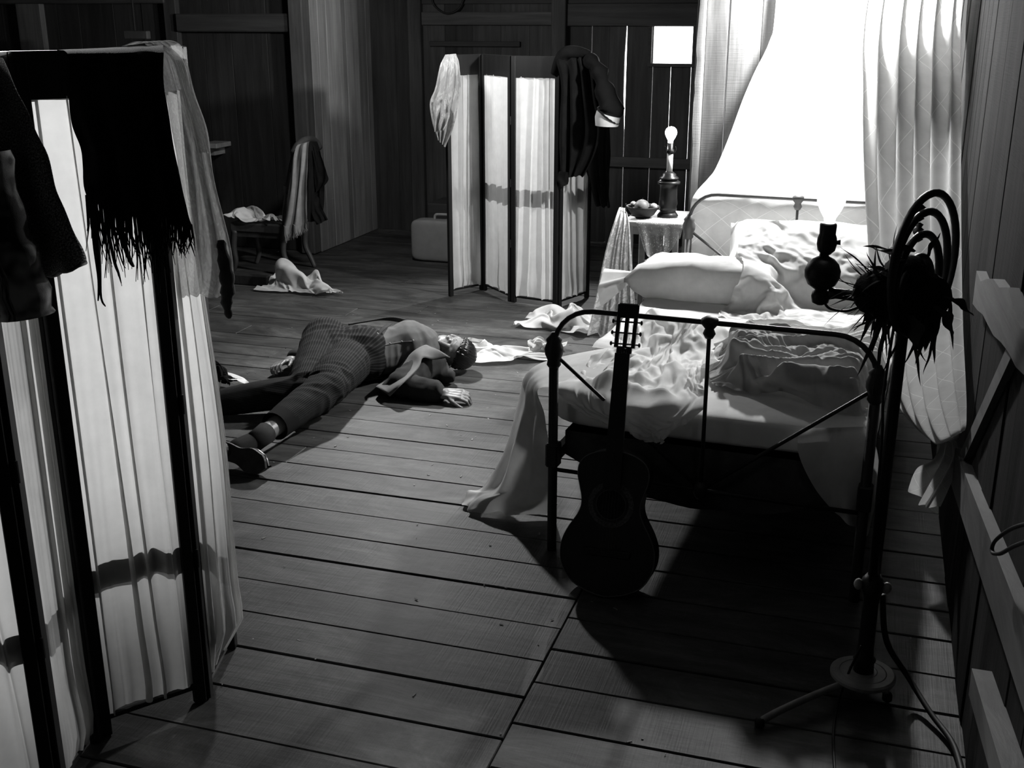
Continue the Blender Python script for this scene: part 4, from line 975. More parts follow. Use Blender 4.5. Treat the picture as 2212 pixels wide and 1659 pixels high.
J = {k: V(v) for k, v in dict(pelvis=(-2.45, 4.89, .14), hipL=(-2.36, 4.79, .14), hipR=(-2.56, 4.97, .19), kneeL=(-2.27, 4.37, .15), ankL=(-2.325, 3.83, .085),
    kneeR=(-2.41, 4.44, .11), ankR=(-2.88, 4.20, .055), belly=(-2.34, 4.99, .14), chest=(-2.2, 5.13, .14), neck=(-2.085, 5.225, .12), head=(-1.975, 5.245, .115),
    shL=(-2.03, 5.05, .10), shR=(-2.29, 5.34, .12), elbL=(-2.08, 4.79, .06), wrL=(-1.845, 4.765, .045), elbR=(-2.64, 5.26, .08), wrR=(-2.80, 5.01, .05)).items()}
def freeze(o):
    """apply the object's modifiers to its mesh"""
    dg = bpy.context.evaluated_depsgraph_get(); me = bpy.data.meshes.new_from_object(o.evaluated_get(dg), depsgraph=dg)
    o.modifiers.clear(); o.data = me; me.polygons.foreach_set('use_smooth', [True] * len(me.polygons)); return o
def blob(mb, name, mat, parent, vox, smooth=4, wrinkle=None, origin=None):
    """fuse overlapping solids into one continuous skin"""
    o = mb.build(name, mat, parent, origin=origin)
    r = o.modifiers.new('r', 'REMESH'); r.mode = 'VOXEL'; r.voxel_size = vox
    s = o.modifiers.new('s', 'SMOOTH'); s.iterations = smooth; s.factor = 0.5
    bpy.context.view_layer.update(); freeze(o)
    if not o.data.materials: o.data.materials.append(MATS[mat])
    if wrinkle:
        me = o.data; org = ORG[o]
        nrm = [v.normal.copy() for v in me.vertices]
        for v, n in zip(me.vertices, nrm): v.co += n * wrinkle(v.co + org)
        me.update()
    return o
def hand(mb, W, d, n, curl, thumb_side, spread=0.16, s=1.0):
    """palm and five fingers; d to the fingertips, n out of the back of the hand"""
    W, d, n = V(W), V(d).normalized(), V(n); n = (n - d * n.dot(d)).normalized(); sd = d.cross(n) * thumb_side
    for k in (-1, -0.33, 0.33, 1): mb.cap(W + sd * 0.020 * k * s, 0.015 * s, W + d * 0.085 * s + sd * 0.030 * k * s, 0.0125 * s, 10)
    for k, L, c in ((0.032, 0.074, 1.0), (0.011, 0.083, 1.05), (-0.010, 0.078, 1.1), (-0.030, 0.062, 1.2)):
        b = W + d * 0.088 * s + sd * k * s; dd = (d + sd * k * spread * 10).normalized(); r = 0.0093
        a = 0
        for q, (fl, fc) in enumerate(((0.45, 0.35), (0.32, 0.9), (0.23, 0.7))):
            a += curl * fc * c; v = dd * math.cos(a) - n * math.sin(a); e = b + v * L * fl * s
            mb.cap(b, r * s, e, r * 0.9 * s, 8); b = e; r *= 0.9
    b = W + d * 0.025 * s + sd * 0.022 * s
    for v, L, r in (((d * 0.7 + sd * 0.75 - n * 0.1), 0.042, 0.0125), ((d * 0.9 + sd * 0.35 - n * 0.35), 0.034, 0.0105), ((d * 0.95 + sd * 0.05 - n * 0.5), 0.026, 0.009)):
        e = b + v.normalized() * L * s; mb.cap(b, r * s, e, r * 0.9 * s, 8); b = e
# --- body: one continuous figure
bd = MB()
bd.cap(J['pelvis'], 0.10, J['belly'], 0.085).cap(J['belly'], 0.085, J['chest'], 0.095).cap(J['chest'], 0.10, J['neck'], 0.05)
bd.cap(J['shL'], 0.06, J['shR'], 0.06).cap(J['shL'], 0.048, J['elbL'], 0.04).cap(J['elbL'], 0.04, J['wrL'], 0.026).cap(J['shR'], 0.048, J['elbR'], 0.04).cap(J['elbR'], 0.04, J['wrR'], 0.026)
bd.cap(J['hipL'], 0.085, J['kneeL'], 0.058).cap(J['kneeL'], 0.055, J['ankL'], 0.036).cap(J['hipR'], 0.085, J['kneeR'], 0.058).cap(J['kneeR'], 0.055, J['ankR'], 0.036)
bd.cap(J['pelvis'], 0.10, J['hipL'], 0.085).cap(J['pelvis'], 0.10, J['hipR'], 0.085)
bd.cap(J['neck'], 0.054, J['head'] + V((-0.02, 0, -0.01)), 0.05)
hc = V((0.95, -0.18, -0.22)).normalized(); hf = V((0.0, -0.86, 0.50)); hf = (hf - hc * hf.dot(hc)).normalized(); hs = hc.cross(hf)
def HP(c, f, s): return J['head'] + hc * c + hf * f + hs * s
HR = Matrix((hs, hf, hc)).transposed()
bd.ell(HP(0.028, -0.008, 0), (0.076, 0.094, 0.088), HR, 20, 14)              # skull
bd.ell(HP(-0.04, 0.012, 0), (0.060, 0.078, 0.075), HR, 20, 14)               # face
bd.ell(HP(-0.088, 0.045, 0), (0.030, 0.032, 0.026), HR)                       # chin
for s in (-1, 1):
    bd.cap(HP(-0.05, -0.03, 0.056 * s), 0.018, HP(-0.092, 0.035, 0.026 * s), 0.016)   # jaw
    bd.ell(HP(-0.022, 0.060, 0.040 * s), (0.020, 0.018, 0.016), HR)                    # cheekbone
    bd.cap(HP(0.022, 0.084, 0.012 * s), 0.009, HP(0.018, 0.070, 0.048 * s), 0.008)      # brow
    bd.ell(HP(0.000, 0.072, 0.031 * s), (0.013, 0.011, 0.010), HR)                     # closed eye
    bd.cap(HP(0.002, -0.012, 0.074 * s), 0.008, HP(-0.045, -0.006, 0.070 * s), 0.009)   # ear
    bd.ell(HP(-0.042, 0.090, 0.012 * s), 0.009)                                        # nostril wing
bd.cap(HP(0.016, 0.084, 0), 0.010, HP(-0.038, 0.108, 0), 0.012)              # nose
bd.cap(HP(-0.064, 0.083, -0.022), 0.006, HP(-0.064, 0.083, 0.022), 0.006).cap(HP(-0.064, 0.088, -0.01), 0.007, HP(-0.064, 0.088, 0.01), 0.007)
bd.cap(HP(-0.076, 0.080, -0.016), 0.007, HP(-0.076, 0.080, 0.016), 0.007)
hand(bd, J['wrL'], (0.93, 0.12, -0.03), (-0.1, -0.35, 0.9), 0.95, 1)
hand(bd, J['wrR'], (-0.1, -0.95, 0.10), (-0.35, 0.05, 0.9), 0.65, -1)
man = blob(bd, 'person', 'skin', None, 0.0045, 3, origin=(-2.3, 4.7, 0.0))
tag(man, 'person in pinstriped trousers, shirt, braces and open coat lying on the floorboards', 'person')
# --- hair: cap and combed-back strands
hb_ = MB()
for i in range(-13, 14):
    for side in (0, 1):
        s = i / 13; pts = []
        for k in range(8):
            t = k / 7; ang = lerp(1.02 + 0.16 * nz(i * 2.3, side * 5), -1.3, t) + side * 0.04
            rr = 1.05 + 0.035 * nz(i * 1.7, t * 3 + side * 3); w = math.sqrt(max(0.02, 1 - (s * 0.97) ** 2))
            pts.append(HP(0.026 + 0.092 * math.cos(ang) * w * rr, -0.006 + 0.098 * math.sin(ang) * w * rr, (0.079 * s + 0.003 * nz(i, k * .8)) * (1.0 - 0.03 * t)))
        hb_.tube(pts, [0.0075, .008, .008, .008, .008, .008, .007, .004], 6)
hair = hb_.build('hair', 'hair', man, smooth=True, kind='stuff')
bdm = MB().ell(HP(-0.088, 0.030, 0), (0.047, 0.040, 0.026), HR, 18, 12).cap(HP(-0.055, -0.01, 0.060), 0.014, HP(-0.092, 0.034, 0.03), 0.022).cap(HP(-0.055, -0.01, -0.060), 0.014, HP(-0.092, 0.034, -0.03), 0.022)
plain('beard_hair', 0.03, 0.7, bump=0.6, bscale=160)
blob(bdm, 'beard', 'beard_hair', man, 0.005, 2, wrinkle=lambda p: 0.002 * nz(p.x * 90, p.y * 90, p.z * 90))
# --- trousers
tr = MB()
tr.cap(J['pelvis'], 0.137, J['belly'] + V((-0.02, -0.02, 0)), 0.147).cap(J['pelvis'], 0.13, J['hipL'], 0.115).cap(J['pelvis'], 0.13, J['hipR'], 0.118)
tr.cap(J['hipR'], 0.125, J['hipL'], 0.11)
tr.cap(J['hipL'], 0.118, J['kneeL'], 0.088).cap(J['kneeL'], 0.084, lerp(J['kneeL'], J['ankL'], 0.60), 0.068)
tr.cap(J['hipR'], 0.122, J['kneeR'], 0.088).cap(J['kneeR'], 0.078, lerp(J['kneeR'], J['ankR'], 0.9), 0.062)
def wr_tr(p):
    kl = math.exp(-((p - J['kneeL']).length / 0.17) ** 2); kr = math.exp(-((p - J['kneeR']).length / 0.15) ** 2); hp = math.exp(-((p - J['pelvis']).length / 0.22) ** 2)
    q = p * 9.0; a = ridge(q.x * 0.6 + q.y * 0.4, q.y * 2.0 - q.x, q.z * 1.6)
    b = ridge(p.x * 7 - p.y * 16, p.z * 10, p.x * 4)
    return 0.004 * noise.fractal(p * 7, 0.8, 2.0, 3) + 0.015 * (kl + kr) * (a - 0.5) + 0.014 * hp * (b - 0.55)
trs = blob(tr, 'trousers', 'pinstripe', man, 0.008, 3, wr_tr)
def stripes(o):
    at = o.data.attributes.new('stripe', 'FLOAT', 'POINT'); S = [('hipL', 'kneeL'), ('kneeL', 'ankL'), ('hipR', 'kneeR'), ('kneeR', 'ankR')]
    for v in o.data.vertices:
        p = v.co + ORG[o]; best = None
        for a, b in S:
            A, D = J[a], J[b] - J[a]; t = (p - A).dot(D) / D.length_squared; q = A + D * clamp(t); e = (p - q).length
            if best is None or e < best[0]: best = (e, p - A - D * t, D.normalized())
        e, r, d = best; s1 = d.cross(V((0, 0, 1))).normalized(); s2 = s1.cross(d)
        at.data[v.index].value = math.atan2(r.dot(s2), r.dot(s1)) * 0.09 / 0.0105 + 20
stripes(trs)
c0 = lerp(J['kneeL'], J['ankL'], 0.60); cdn = (J['ankL'] - J['kneeL']).normalized()
MB().tube([c0 - cdn * 0.02, c0 + cdn * 0.035, c0 + cdn * 0.07], [0.066, 0.065, 0.064], 20, cap=False).build('trouser_cuff', 'pinstripe', man, smooth=True)
MB().tube([lerp(J['kneeL'], J['ankL'], 0.84), lerp(J['kneeL'], J['ankL'], 0.93), J['ankL'] + cdn * 0.02], [0.047, 0.044, 0.044], 18).build('sock', 'sock_cloth', man, smooth=True)
# --- shoes
def shoe(H, T, up, name='shoe'):
    H, T, up = V(H), V(T), V(up); x = (T - H).normalized(); up = (up - x * up.dot(x)).normalized(); y_ = up.cross(x); L = (T - H).length
    M = Matrix(((x.x, y_.x, up.x, H.x), (x.y, y_.y, up.y, H.y), (x.z, y_.z, up.z, H.z), (0, 0, 0, 1)))
    wf = lambda t: interp([(0, 0.018), (0.06, 0.032), (0.25, 0.034), (0.42, 0.031), (0.68, 0.047), (0.88, 0.038), (0.97, 0.018), (1, 0.004)], t)
    ub = MB(); n = 16
    ub.surf(20, n, lambda a, b: M @ V((L * b, wf(b) * 1.02 * math.cos(a * 2 * PI), max(0.016, interp([(0, 0.05), (0.2, 0.075), (0.4, 0.068), (0.7, 0.048), (1, 0.03)], b) * (0.5 + 0.5 * math.sin(a * 2 * PI)) + 0.014))), closed_u=True)
    o = ub.build(name, 'shoe_leather', man, smooth=True)
    so = MB()
    for z0, z1, rng in ((0.0, 0.014, (0, 1)),):
        out_ = [(t, 1) for t in [i / 24 for i in range(25)]] + [(t, -1) for t in [i / 24 for i in range(23, 0, -1)]]
        vs = [M @ V((L * t, wf(t) * 1.08 * s, z)) for z in (z0, z1) for t, s in out_]; k = len(out_)
        fs = [tuple(range(k))[::-1], tuple(range(k, 2 * k))] + [(i, (i + 1) % k, k + (i + 1) % k, k + i) for i in range(k)]
        so.add(vs, fs)
    so.build('sole', 'shoe_sole', o)
    MB().surf(16, 4, lambda a, b: M @ V((0.037 + 0.037 * math.cos(a * 2 * PI), 0.034 * math.sin(a * 2 * PI), 0.0 - 0.02 * b if b < 0.9 else -0.02)), closed_u=True).build('heel', 'shoe_sole', o)
    MB().ell(M @ V((0.037, 0, -0.017)), (0.036, 0.033, 0.004), M.to_3x3()).build('heel_cap', 'shoe_sole', o)
sh0 = P(466, 966, Z=0.092); shx = V((0.95, -0.14, -0.17)).normalized()
shoe(sh0, sh0 + shx * 0.25, (-0.15, 0.93, -0.22))
blob(MB().cap(J['ankL'], 0.043, sh0 + shx * 0.08 + V((0.0, 0.05, 0.0)), 0.045), 'sock_heel', 'sock_cloth', man, 0.008, 2)
shoe(J['ankR'] + V((-0.05, -0.01, 0.0)), J['ankR'] + V((-0.10, 0.20, 0.03)), (0.9, 0.2, 0.2))
# --- shirt, collar, braces
st_ = MB()
st_.cap(J['belly'] + V((-0.02, -0.02, 0)), 0.116, J['chest'], 0.132).ell(J['chest'] + V((0.02, 0.02, 0.0)), (0.17, 0.15, 0.135)).cap(J['chest'], 0.12, lerp(J['chest'], J['neck'], 0.8), 0.078)
st_.cap(J['shL'] + V((-0.02, 0.0, 0)), 0.08, J['shR'], 0.08)
def wr_sh(p):
    q = V((p.x * 0.75 + p.y * 0.66, -p.x * 0.66 + p.y * 0.75, p.z))
    return 0.012 * (ridge(q.x * 11 + 1.2 * nz(q.y * 5, 3), q.y * 2.5, p.z * 2) - 0.6) + 0.005 * (ridge(q.x * 27, q.y * 7, p.z * 6) - 0.5)
shirt = blob(st_, 'shirt', 'shirt_cloth', man, 0.008, 3, wr_sh)
nk = lerp(J['chest'], J['neck'], 0.86); nd = (J['neck'] - J['chest']).normalized(); n1 = nd.cross(V((0, 0, 1))).normalized(); n2 = n1.cross(nd)
MB().tube([nk + n1 * 0.066 * math.cos(a) + n2 * 0.062 * math.sin(a) + nd * 0.01 * math.sin(a * 2) for a in [2 * PI * i / 28 for i in range(28)]], 0.014, 8, closed=True, flat=None).build('collar', 'shirt_cloth', man, smooth=True)
from mathutils.bvhtree import BVHTree
_bv = BVHTree.FromPolygons([v.co + ORG[shirt] for v in shirt.data.vertices], [tuple(p.vertices) for p in shirt.data.polygons])
def on_shirt(x, y, off=0.006):
    d = (P(x, y, Y=5.0) - CAM).normalized(); h = _bv.ray_cast(CAM, d)
    return (h[0] + h[1] * off) if h[0] else P(x, y, Y=5.2)
def strap(pts, w, mat, name, off=0.006):
    c = crv([on_shirt(x, y, off) for x, y in pts], 20); vs = []; 
    L_ = [p + V((0, 0.0, 0)) for p in c]
    return MB().tube(c, w, 6, flat=0.25).build(name, mat, man, smooth=True)
strap([(797, 742), (812, 728), (828, 712), (842, 700)], 0.016, 'coat_cloth', 'brace_strap')
strap([(790, 752), (800, 738)], 0.008, 'lapel_cloth', 'brace_tab')
MB().ell(on_shirt(813, 726, 0.01), (0.014, 0.006, 0.010)).build('buckle', 'pale_metal', man, smooth=True)
strap([(803, 752), (840, 743), (870, 738), (890, 737)], 0.008, 'shirt_cloth', 'placket', 0.0)
for x, y in ((842, 742), (868, 738), (893, 736)): MB().ell(on_shirt(x, y, 0.005), 0.004).build('button', 'pale_metal', man, smooth=True)
# --- open coat
ct = MB()
ct.cap(J['shL'] + V((0.02, -0.02, 0)), 0.078, lerp(J['shL'], J['elbL'], 0.5) + V((0, 0, -0.005)), 0.07).cap(lerp(J['shL'], J['elbL'], 0.5), 0.07, J['elbL'] + V((0, 0, 0.005)), 0.064).cap(J['elbL'], 0.064, lerp(J['elbL'], J['wrL'], 0.82), 0.055)
ct.cap(P(940, 792, Z=0.06), 0.055, P(966, 812, Z=0.045), 0.042)
ct.cap(P(838, 838, Z=0.04), 0.036, P(905, 800, Z=0.07), 0.06)
coat = blob(ct, 'coat_sleeve', 'coat_cloth', man, 0.008, 3, lambda p: 0.010 * (ridge(p.x * 16, p.y * 9, p.z * 9) - 0.5) + 0.004 * noise.fractal(p * 9, 0.8, 2.0, 3))
w2_ = J['wrR'] + V((0.012, 0.05, 0.005))
blob(MB().cap(J['shR'], 0.075, J['elbR'], 0.066).cap(J['elbR'], 0.066, w2_, 0.05), 'coat_sleeve', 'coat_cloth', man, 0.009, 3, lambda p: 0.008 * (ridge(p.x * 14, p.y * 14, p.z * 8) - 0.5))
def zs(l): return [P(x, y, Z=z) for x, y, z in l]
_ob = [shirt, coat]; _vs = []; _fs = []
for o in _ob:
    k0 = len(_vs); _vs += [v.co + ORG[o] for v in o.data.vertices]; _fs += [tuple(i + k0 for i in p.vertices) for p in o.data.polygons]
_bv = BVHTree.FromPolygons(_vs, _fs)
lu = crv([P(812, 836, Z=0.05)] + [on_shirt(x, y, 0.02) for x, y in ((838, 806), (872, 780), (900, 763), (916, 754), (926, 757))], 24)
ll = crv([P(842, 856, Z=0.04), P(864, 833, Z=0.10)] + [on_shirt(x, y, 0.03) for x, y in ((893, 803), (912, 782), (930, 779))] + [on_shirt(930, 779, 0.03) + V((0.075, 0.03, 0.01))], 24)
lp = MB().surf(8, 23, lambda a, b: lu[int(round(b * 23))].lerp(ll[int(round(b * 23))], a) + V((0, -0.012, 0.012)) * math.sin(PI * a), uv=(1, 3)).build('lapel', 'lapel_cloth', man, smooth=True, thick=0.006)
fu = crv([P(752, 700, Y=5.22), P(800, 692, Y=5.26), P(850, 685, Y=5.30), P(905, 698, Y=5.34)], 24)
fl_ = crv([P(760, 712, Y=5.24), P(805, 703, Y=5.28), P(850, 694, Y=5.31), P(902, 706, Y=5.34)], 24)
MB().surf(4, 23, lambda a, b: fu[int(round(b * 23))].lerp(fl_[int(round(b * 23))], a * (0.15 + 0.85 * sm(0.35, 0.75, b)))).build('coat_edge', 'coat_cloth', man, smooth=True, thick=0.008)
MB().surf(20, 20, lambda a, b: V((lerp(-2.62, -2.02, a), lerp(4.95, 5.45, b) + 0.25 * (a - 0.5), 0.012 + 0.012 * abs(nz(a * 6, b * 6)))), uv=(3, 3)).build('coat_back', 'coat_cloth', man, smooth=True, thick=0.006)

# ================================================================== GUITAR
wood('guitar_top', 0.008, 0.018, 'Z', rough=0.35, bump=0.05, spec=0.4)
plain('guitar_side', 0.006, 0.35)
plain('binding', 0.09, 0.5)
plain('rosette', 0.06, 0.5, vary=0.9, bscale=160)
plain('string', 0.10, 0.4, metal=0.5)
gb = V((-0.682, 3.13, 0.004)); gt = math.atan2(0.225, 0.9)
GM = TR(gb) @ Matrix.Rotation(-gt, 4, 'X')          # local x right, z up the neck, y away from the camera
gt_ = thing('guitar', 'dark acoustic guitar with mottled rosette leaning on the iron bed foot', 'guitar', gb)
prof = [(0, .0), (.004, .03), (.018, .075), (.045, .118), (.09, .145), (.13, .152), (.17, .147), (.21, .130), (.25, .106), (.28, .095), (.31, .095), (.345, .104), (.38, .113), (.41, .112), (.435, .098), (.452, .072), (.462, .04), (.466, 0)]
def ghalf(): return crv([V((w, 0, z)) for z, w in prof], 60)
hw = ghalf(); loop = [V((p.x, 0, p.z)) for p in hw] + [V((-p.x, 0, p.z)) for p in hw[-2:0:-1]]
k = len(loop); g = MB()
g.add([GM @ V((p.x, 0.0, p.z)) for p in loop], [tuple(range(k))]); g.build('soundboard', 'guitar_top', gt_)
MB().add([GM @ V((p.x, 0.088, p.z)) for p in loop], [tuple(range(k))[::-1]]).build('back', 'guitar_side', gt_)
MB().add([GM @ V((p.x, yy, p.z)) for yy in (0.0, 0.088) for p in loop], [(i, (i + 1) % k, k + (i + 1) % k, k + i) for i in range(k)]).build('side', 'guitar_side', gt_, smooth=True)
MB().tube([GM @ V((p.x, -0.001, p.z)) for p in loop], 0.0022, 5, closed=True).build('binding', 'binding', gt_, smooth=True)
hz_ = 0.295
MB().lathe([(0.056, 0.0), (0.057, 0.0018), (0.073, 0.0018), (0.074, 0.0)], GM @ TR(0, 0, hz_) @ Matrix.Rotation(PI / 2, 4, 'X'), 48, cap=False).build('rosette', 'rosette', gt_)
MB().lathe([(0.001, 0.0012), (0.046, 0.0012), (0.047, 0.0)], GM @ TR(0, 0, hz_) @ Matrix.Rotation(PI / 2, 4, 'X'), 40, cap=False).build('sound_hole', 'black_void', gt_)
MB().lathe([(0.0465, 0.0015), (0.0485, 0.0015)], GM @ TR(0, 0, hz_) @ Matrix.Rotation(PI / 2, 4, 'X'), 40, cap=False).build('hole_ring', 'binding', gt_)
MB().box((-0.075, -0.010, 0.128), (0.075, 0.0, 0.152), GM, ch=0.003).build('bridge', 'guitar_side', gt_)
MB().surf(1, 1, lambda a, b: GM @ V((lerp(-1, 1, a) * lerp(0.028, 0.0235, b), -0.008, lerp(0.345, 0.775, b)))).build('fingerboard', 'guitar_side', gt_).modifiers.new('t', 'SOLIDIFY').thickness = -0.008
nkp = MB().tube([GM @ V((0, 0.012, 0.40)), GM @ V((0, 0.010, 0.46)), GM @ V((0, 0.008, 0.775)), GM @ V((0, 0.010, 0.79))], [0.027, 0.027, 0.0225, 0.022], 12, flat=0.6); nkp.build('neck', 'guitar_side', gt_, smooth=True)
for i in range(14):
    z = 0.775 - 0.63 * (1 - 2 ** (-i / 12)); w = lerp(0.0235, 0.028, (0.775 - z) / 0.43)
    MB().box((-w, -0.0095, z - 0.0008), (w, -0.0078, z + 0.0008), GM).build('fret', 'string', gt_)
for i in (5, 7, 9):
    z = 0.775 - 0.63 * (1 - 2 ** (-(i - 0.5) / 12)); MB().ell(GM @ V((0, -0.0085, z)), (0.004, 0.0012, 0.004)).build('fret_dot', 'pale_metal', gt_)
# slotted headstock: top block, bottom block, three rails
HM = GM @ TR(0, 0.002, 0.775) @ Matrix.Rotation(math.radians(-8), 4, 'X')
MB().box((-0.024, 0, 0.0), (0.024, 0.014, 0.022), HM, ch=0.002).build('headstock', 'guitar_side', gt_)
for x0, x1 in ((-0.033, -0.021), (-0.006, 0.006), (0.021, 0.033)): MB().box((x0, 0, 0.018), (x1, 0.014, 0.118), HM, ch=0.001).build('headstock_rail', 'guitar_side', gt_)
MB().box((-0.034, 0, 0.112), (0.034, 0.014, 0.158), HM, ch=0.004).build('headstock_top', 'guitar_side', gt_)
for zz in (0.03, 0.065, 0.10):
    MB().tube([HM @ V((-0.034, 0.007, zz)), HM @ V((0.034, 0.007, zz))], 0.003, 6).build('tuner_roller', 'string', gt_)
    for s in (-1, 1):
        MB().tube([HM @ V((s * 0.034, 0.007, zz)), HM @ V((s * 0.042, 0.009, zz))], 0.0025, 6).build('tuner_shaft', 'lamp_metal', gt_)
        MB().ell(HM @ V((s * 0.045, 0.012, zz)), (0.004, 0.009, 0.0075), HM.to_3x3()).build('tuner_button', 'lamp_metal', gt_, smooth=True)
for i in range(6):
    x0 = (i - 2.5) * 0.0105; x1 = (i - 2.5) * 0.0072
    MB().tube([GM @ V((x0, -0.011, 0.142)), GM @ V((x1, -0.0105, 0.776)), HM @ V((x1 * 1.2, 0.003, 0.05))], 0.0006, 4).build('string', 'string', gt_)

# ================================================================== FLOOR LAMP WITH RINGS AND DRIED SUNFLOWERS
lb = V((0.108, 2.82, 0)); LY = 2.82
fl2 = thing('floor_lamp', 'dark metal floor lamp with ring ornament, side arm and lit clear bulb', 'lamp', lb)
plain('lamp_disc', 0.34, 0.5, metal=0.0, vary=0.2, bscale=20)
MB().lathe([(0.001, 0.050), (0.078, 0.050), (0.086, 0.056), (0.086, 0.064), (0.080, 0.068), (0.062, 0.069), (0.061, 0.067), (0.059, 0.069), (0.038, 0.071), (0.037, 0.069), (0.035, 0.072), (0.001, 0.075)], TR(lb), 40).build('base_disc', 'lamp_disc', fl2)
for a in (math.radians(224), math.radians(-16) % (2 * PI) - 2 * PI, math.radians(104)):
    d = V((math.cos(a), math.sin(a), 0)); q = [lb + d * 0.05 + V((0, 0, 0.050)), lb + d * 0.15 + V((0, 0, 0.045)), lb + d * 0.28 + V((0, 0, 0.03)), lb + d * 0.345 + V((0, 0, 0.016))]
    if a < 3: q = [lb + d * 0.03 + V((0, 0, 0.05)), lb + d * 0.055 + V((0, 0, 0.04)), lb + d * 0.07 + V((0, 0, 0.018))]
    MB().tube(crv(q, 12), 0.0095, 10).build('foot_leg', 'lamp_disc', fl2, smooth=True)
    MB().lathe([(0.008, 0), (0.013, 0.004), (0.013, 0.02), (0.009, 0.026)], TR(q[-1] - V((0, 0, 0.016))), 12).build('foot_knob', 'lamp_metal', fl2, smooth=True)
MB().lathe([(0.027, 0.07), (0.026, 0.10), (0.030, 0.108), (0.023, 0.118), (0.021, 0.15), (0.02, 0.28), (0.023, 0.30), (0.028, 0.315), (0.028, 0.345), (0.018, 0.36)], TR(lb), 20).build('lower_column', 'lamp_metal', fl2, smooth=True)
MB().tube([lb + V((0, 0, 0.35)), lb + V((0.004, 0, 1.10))], 0.0155, 14).build('pole', 'lamp_metal', fl2, smooth=True)
for s in (-1, 1): MB().ell(lb + V((s * 0.036, -0.006, 0.33)), (0.012, 0.012, 0.016)).build('side_knob', 'lamp_disc', fl2, smooth=True)
MB().tube([P(1958, 660, Y=LY), P(1900, 648, Y=LY), P(1840, 638, Y=LY), P(1806, 634, Y=LY), P(1790, 634, Y=LY)], [0.017, 0.017, 0.014, 0.013, 0.016], 12).build('arm', 'lamp_metal', fl2, smooth=True)
gl = P(1777, 588, Y=LY)
MB().lathe([(0.008, -0.082), (0.020, -0.076), (0.023, -0.06), (0.02, -0.048), (0.013, -0.043)], TR(gl), 18).build('arm_joint', 'lamp_metal', fl2, smooth=True)
MB().lathe([(0.012, -0.045), (0.02, -0.040), (0.034, -0.03), (0.0425, -0.012), (0.0435, 0.004), (0.038, 0.02), (0.026, 0.033), (0.012, 0.040), (0.010, 0.05)], TR(gl), 28).build('globe', 'lamp_metal', fl2, smooth=True)
MB().lathe([(0.011, 0.045), (0.021, 0.055), (0.024, 0.07), (0.023, 0.085), (0.0195, 0.095), (0.0205, 0.118), (0.019, 0.121)], TR(gl + V((0.004, 0, 0))), 20).build('socket', 'lamp_metal', fl2, smooth=True)
MB().tube([gl + V((0.02, 0, 0.075)), gl + V((0.036, 0, 0.076))], [0.004, 0.0065], 8).build('switch', 'lamp_metal', fl2, smooth=True)
m, nt, out = newmat('bulb_glass'); b1 = N(nt, 'ShaderNodeBsdfTransparent'); b2 = N(nt, 'ShaderNodeEmission'); b2.inputs[1].default_value = 2.5; mxs = N(nt, 'ShaderNodeMixShader'); mxs.inputs[0].default_value = 0.5
nt.links.new(b1.outputs[0], mxs.inputs[1]); nt.links.new(b2.outputs[0], mxs.inputs[2]); nt.links.new(mxs.outputs[0], out.inputs[0])
bb = gl + V((0.006, 0, 0.178))
bu = bulb_mesh(bb, 0.034, 1).build('bulb', 'bulb_glass', fl2, smooth=True)
MB().ell(bb + V((0, 0, 0.004)), 0.017).build('filament', 'lamp_glow', bu, smooth=True)
point_light('bulb_light', bb + V((0, 0, 0.06)), E_FLOOR, 0.03, fl2)
MB().tube(crv([P(1779, 650, Y=LY), P(1792, 666, Y=LY), P(1825, 672, Y=LY), P(1855, 664, Y=LY), P(1885, 655, Y=LY)], 18), 0.0035, 6).build('arm_cord', 'cord', fl2, smooth=True)
MB().tube(crv([P(1932, 700, Y=LY - .02), P(1922, 760, Y=LY - .02), P(1908, 860, Y=LY - 0.02), P(1905, 950, Y=LY - 0.02), P(1890, 1120, Y=LY - .02), P(1876, 1290, Y=LY - 0.02)], 40), 0.004, 6).build('pole_cord', 'cord', fl2, smooth=True)
# ring ornament
up_, rt = V((0, 0, 1)), V((math.cos(YAW), math.sin(YAW), 0)); dp = V((-math.sin(YAW), math.cos(YAW), 0))
rd = (rt * 0.72 + dp * 0.75).normalized(); rc0 = P(1997, 572, Y=LY + 0.02)
for kk, (rr, sx, sy) in enumerate(((0.172, 0.0, 0.0), (0.148, -0.02, -0.018), (0.118, -0.030, -0.04), (0.082, -0.034, -0.058))):
    c = rc0 + rd * sx + up_ * sy
    MB().tube([c + (rd * math.cos(a) + up_ * math.sin(a)) * rr for a in [2 * PI * i / 40 for i in range(40)]], 0.0095, 8, closed=True).build('ring', 'iron_dark', fl2, smooth=True)
for (x, y, s) in ((1985, 452, 1.0), (1984, 500, 0.85)):
    MB().lathe([(0.002, 0.026), (0.012, 0.020), (0.007, 0.012), (0.017, 0.004), (0.014, -0.006), (0.008, -0.014), (0.015, -0.022), (0.004, -0.03)], TR(P(x, y, Y=LY + 0.02)) @ Matrix.Scale(s, 4), 14).build('ring_bud', 'iron_dark', fl2, smooth=True)
MB().ell(rc0 + up_ * 0.172, 0.009).build('ring_bead', 'iron_dark', fl2, smooth=True)
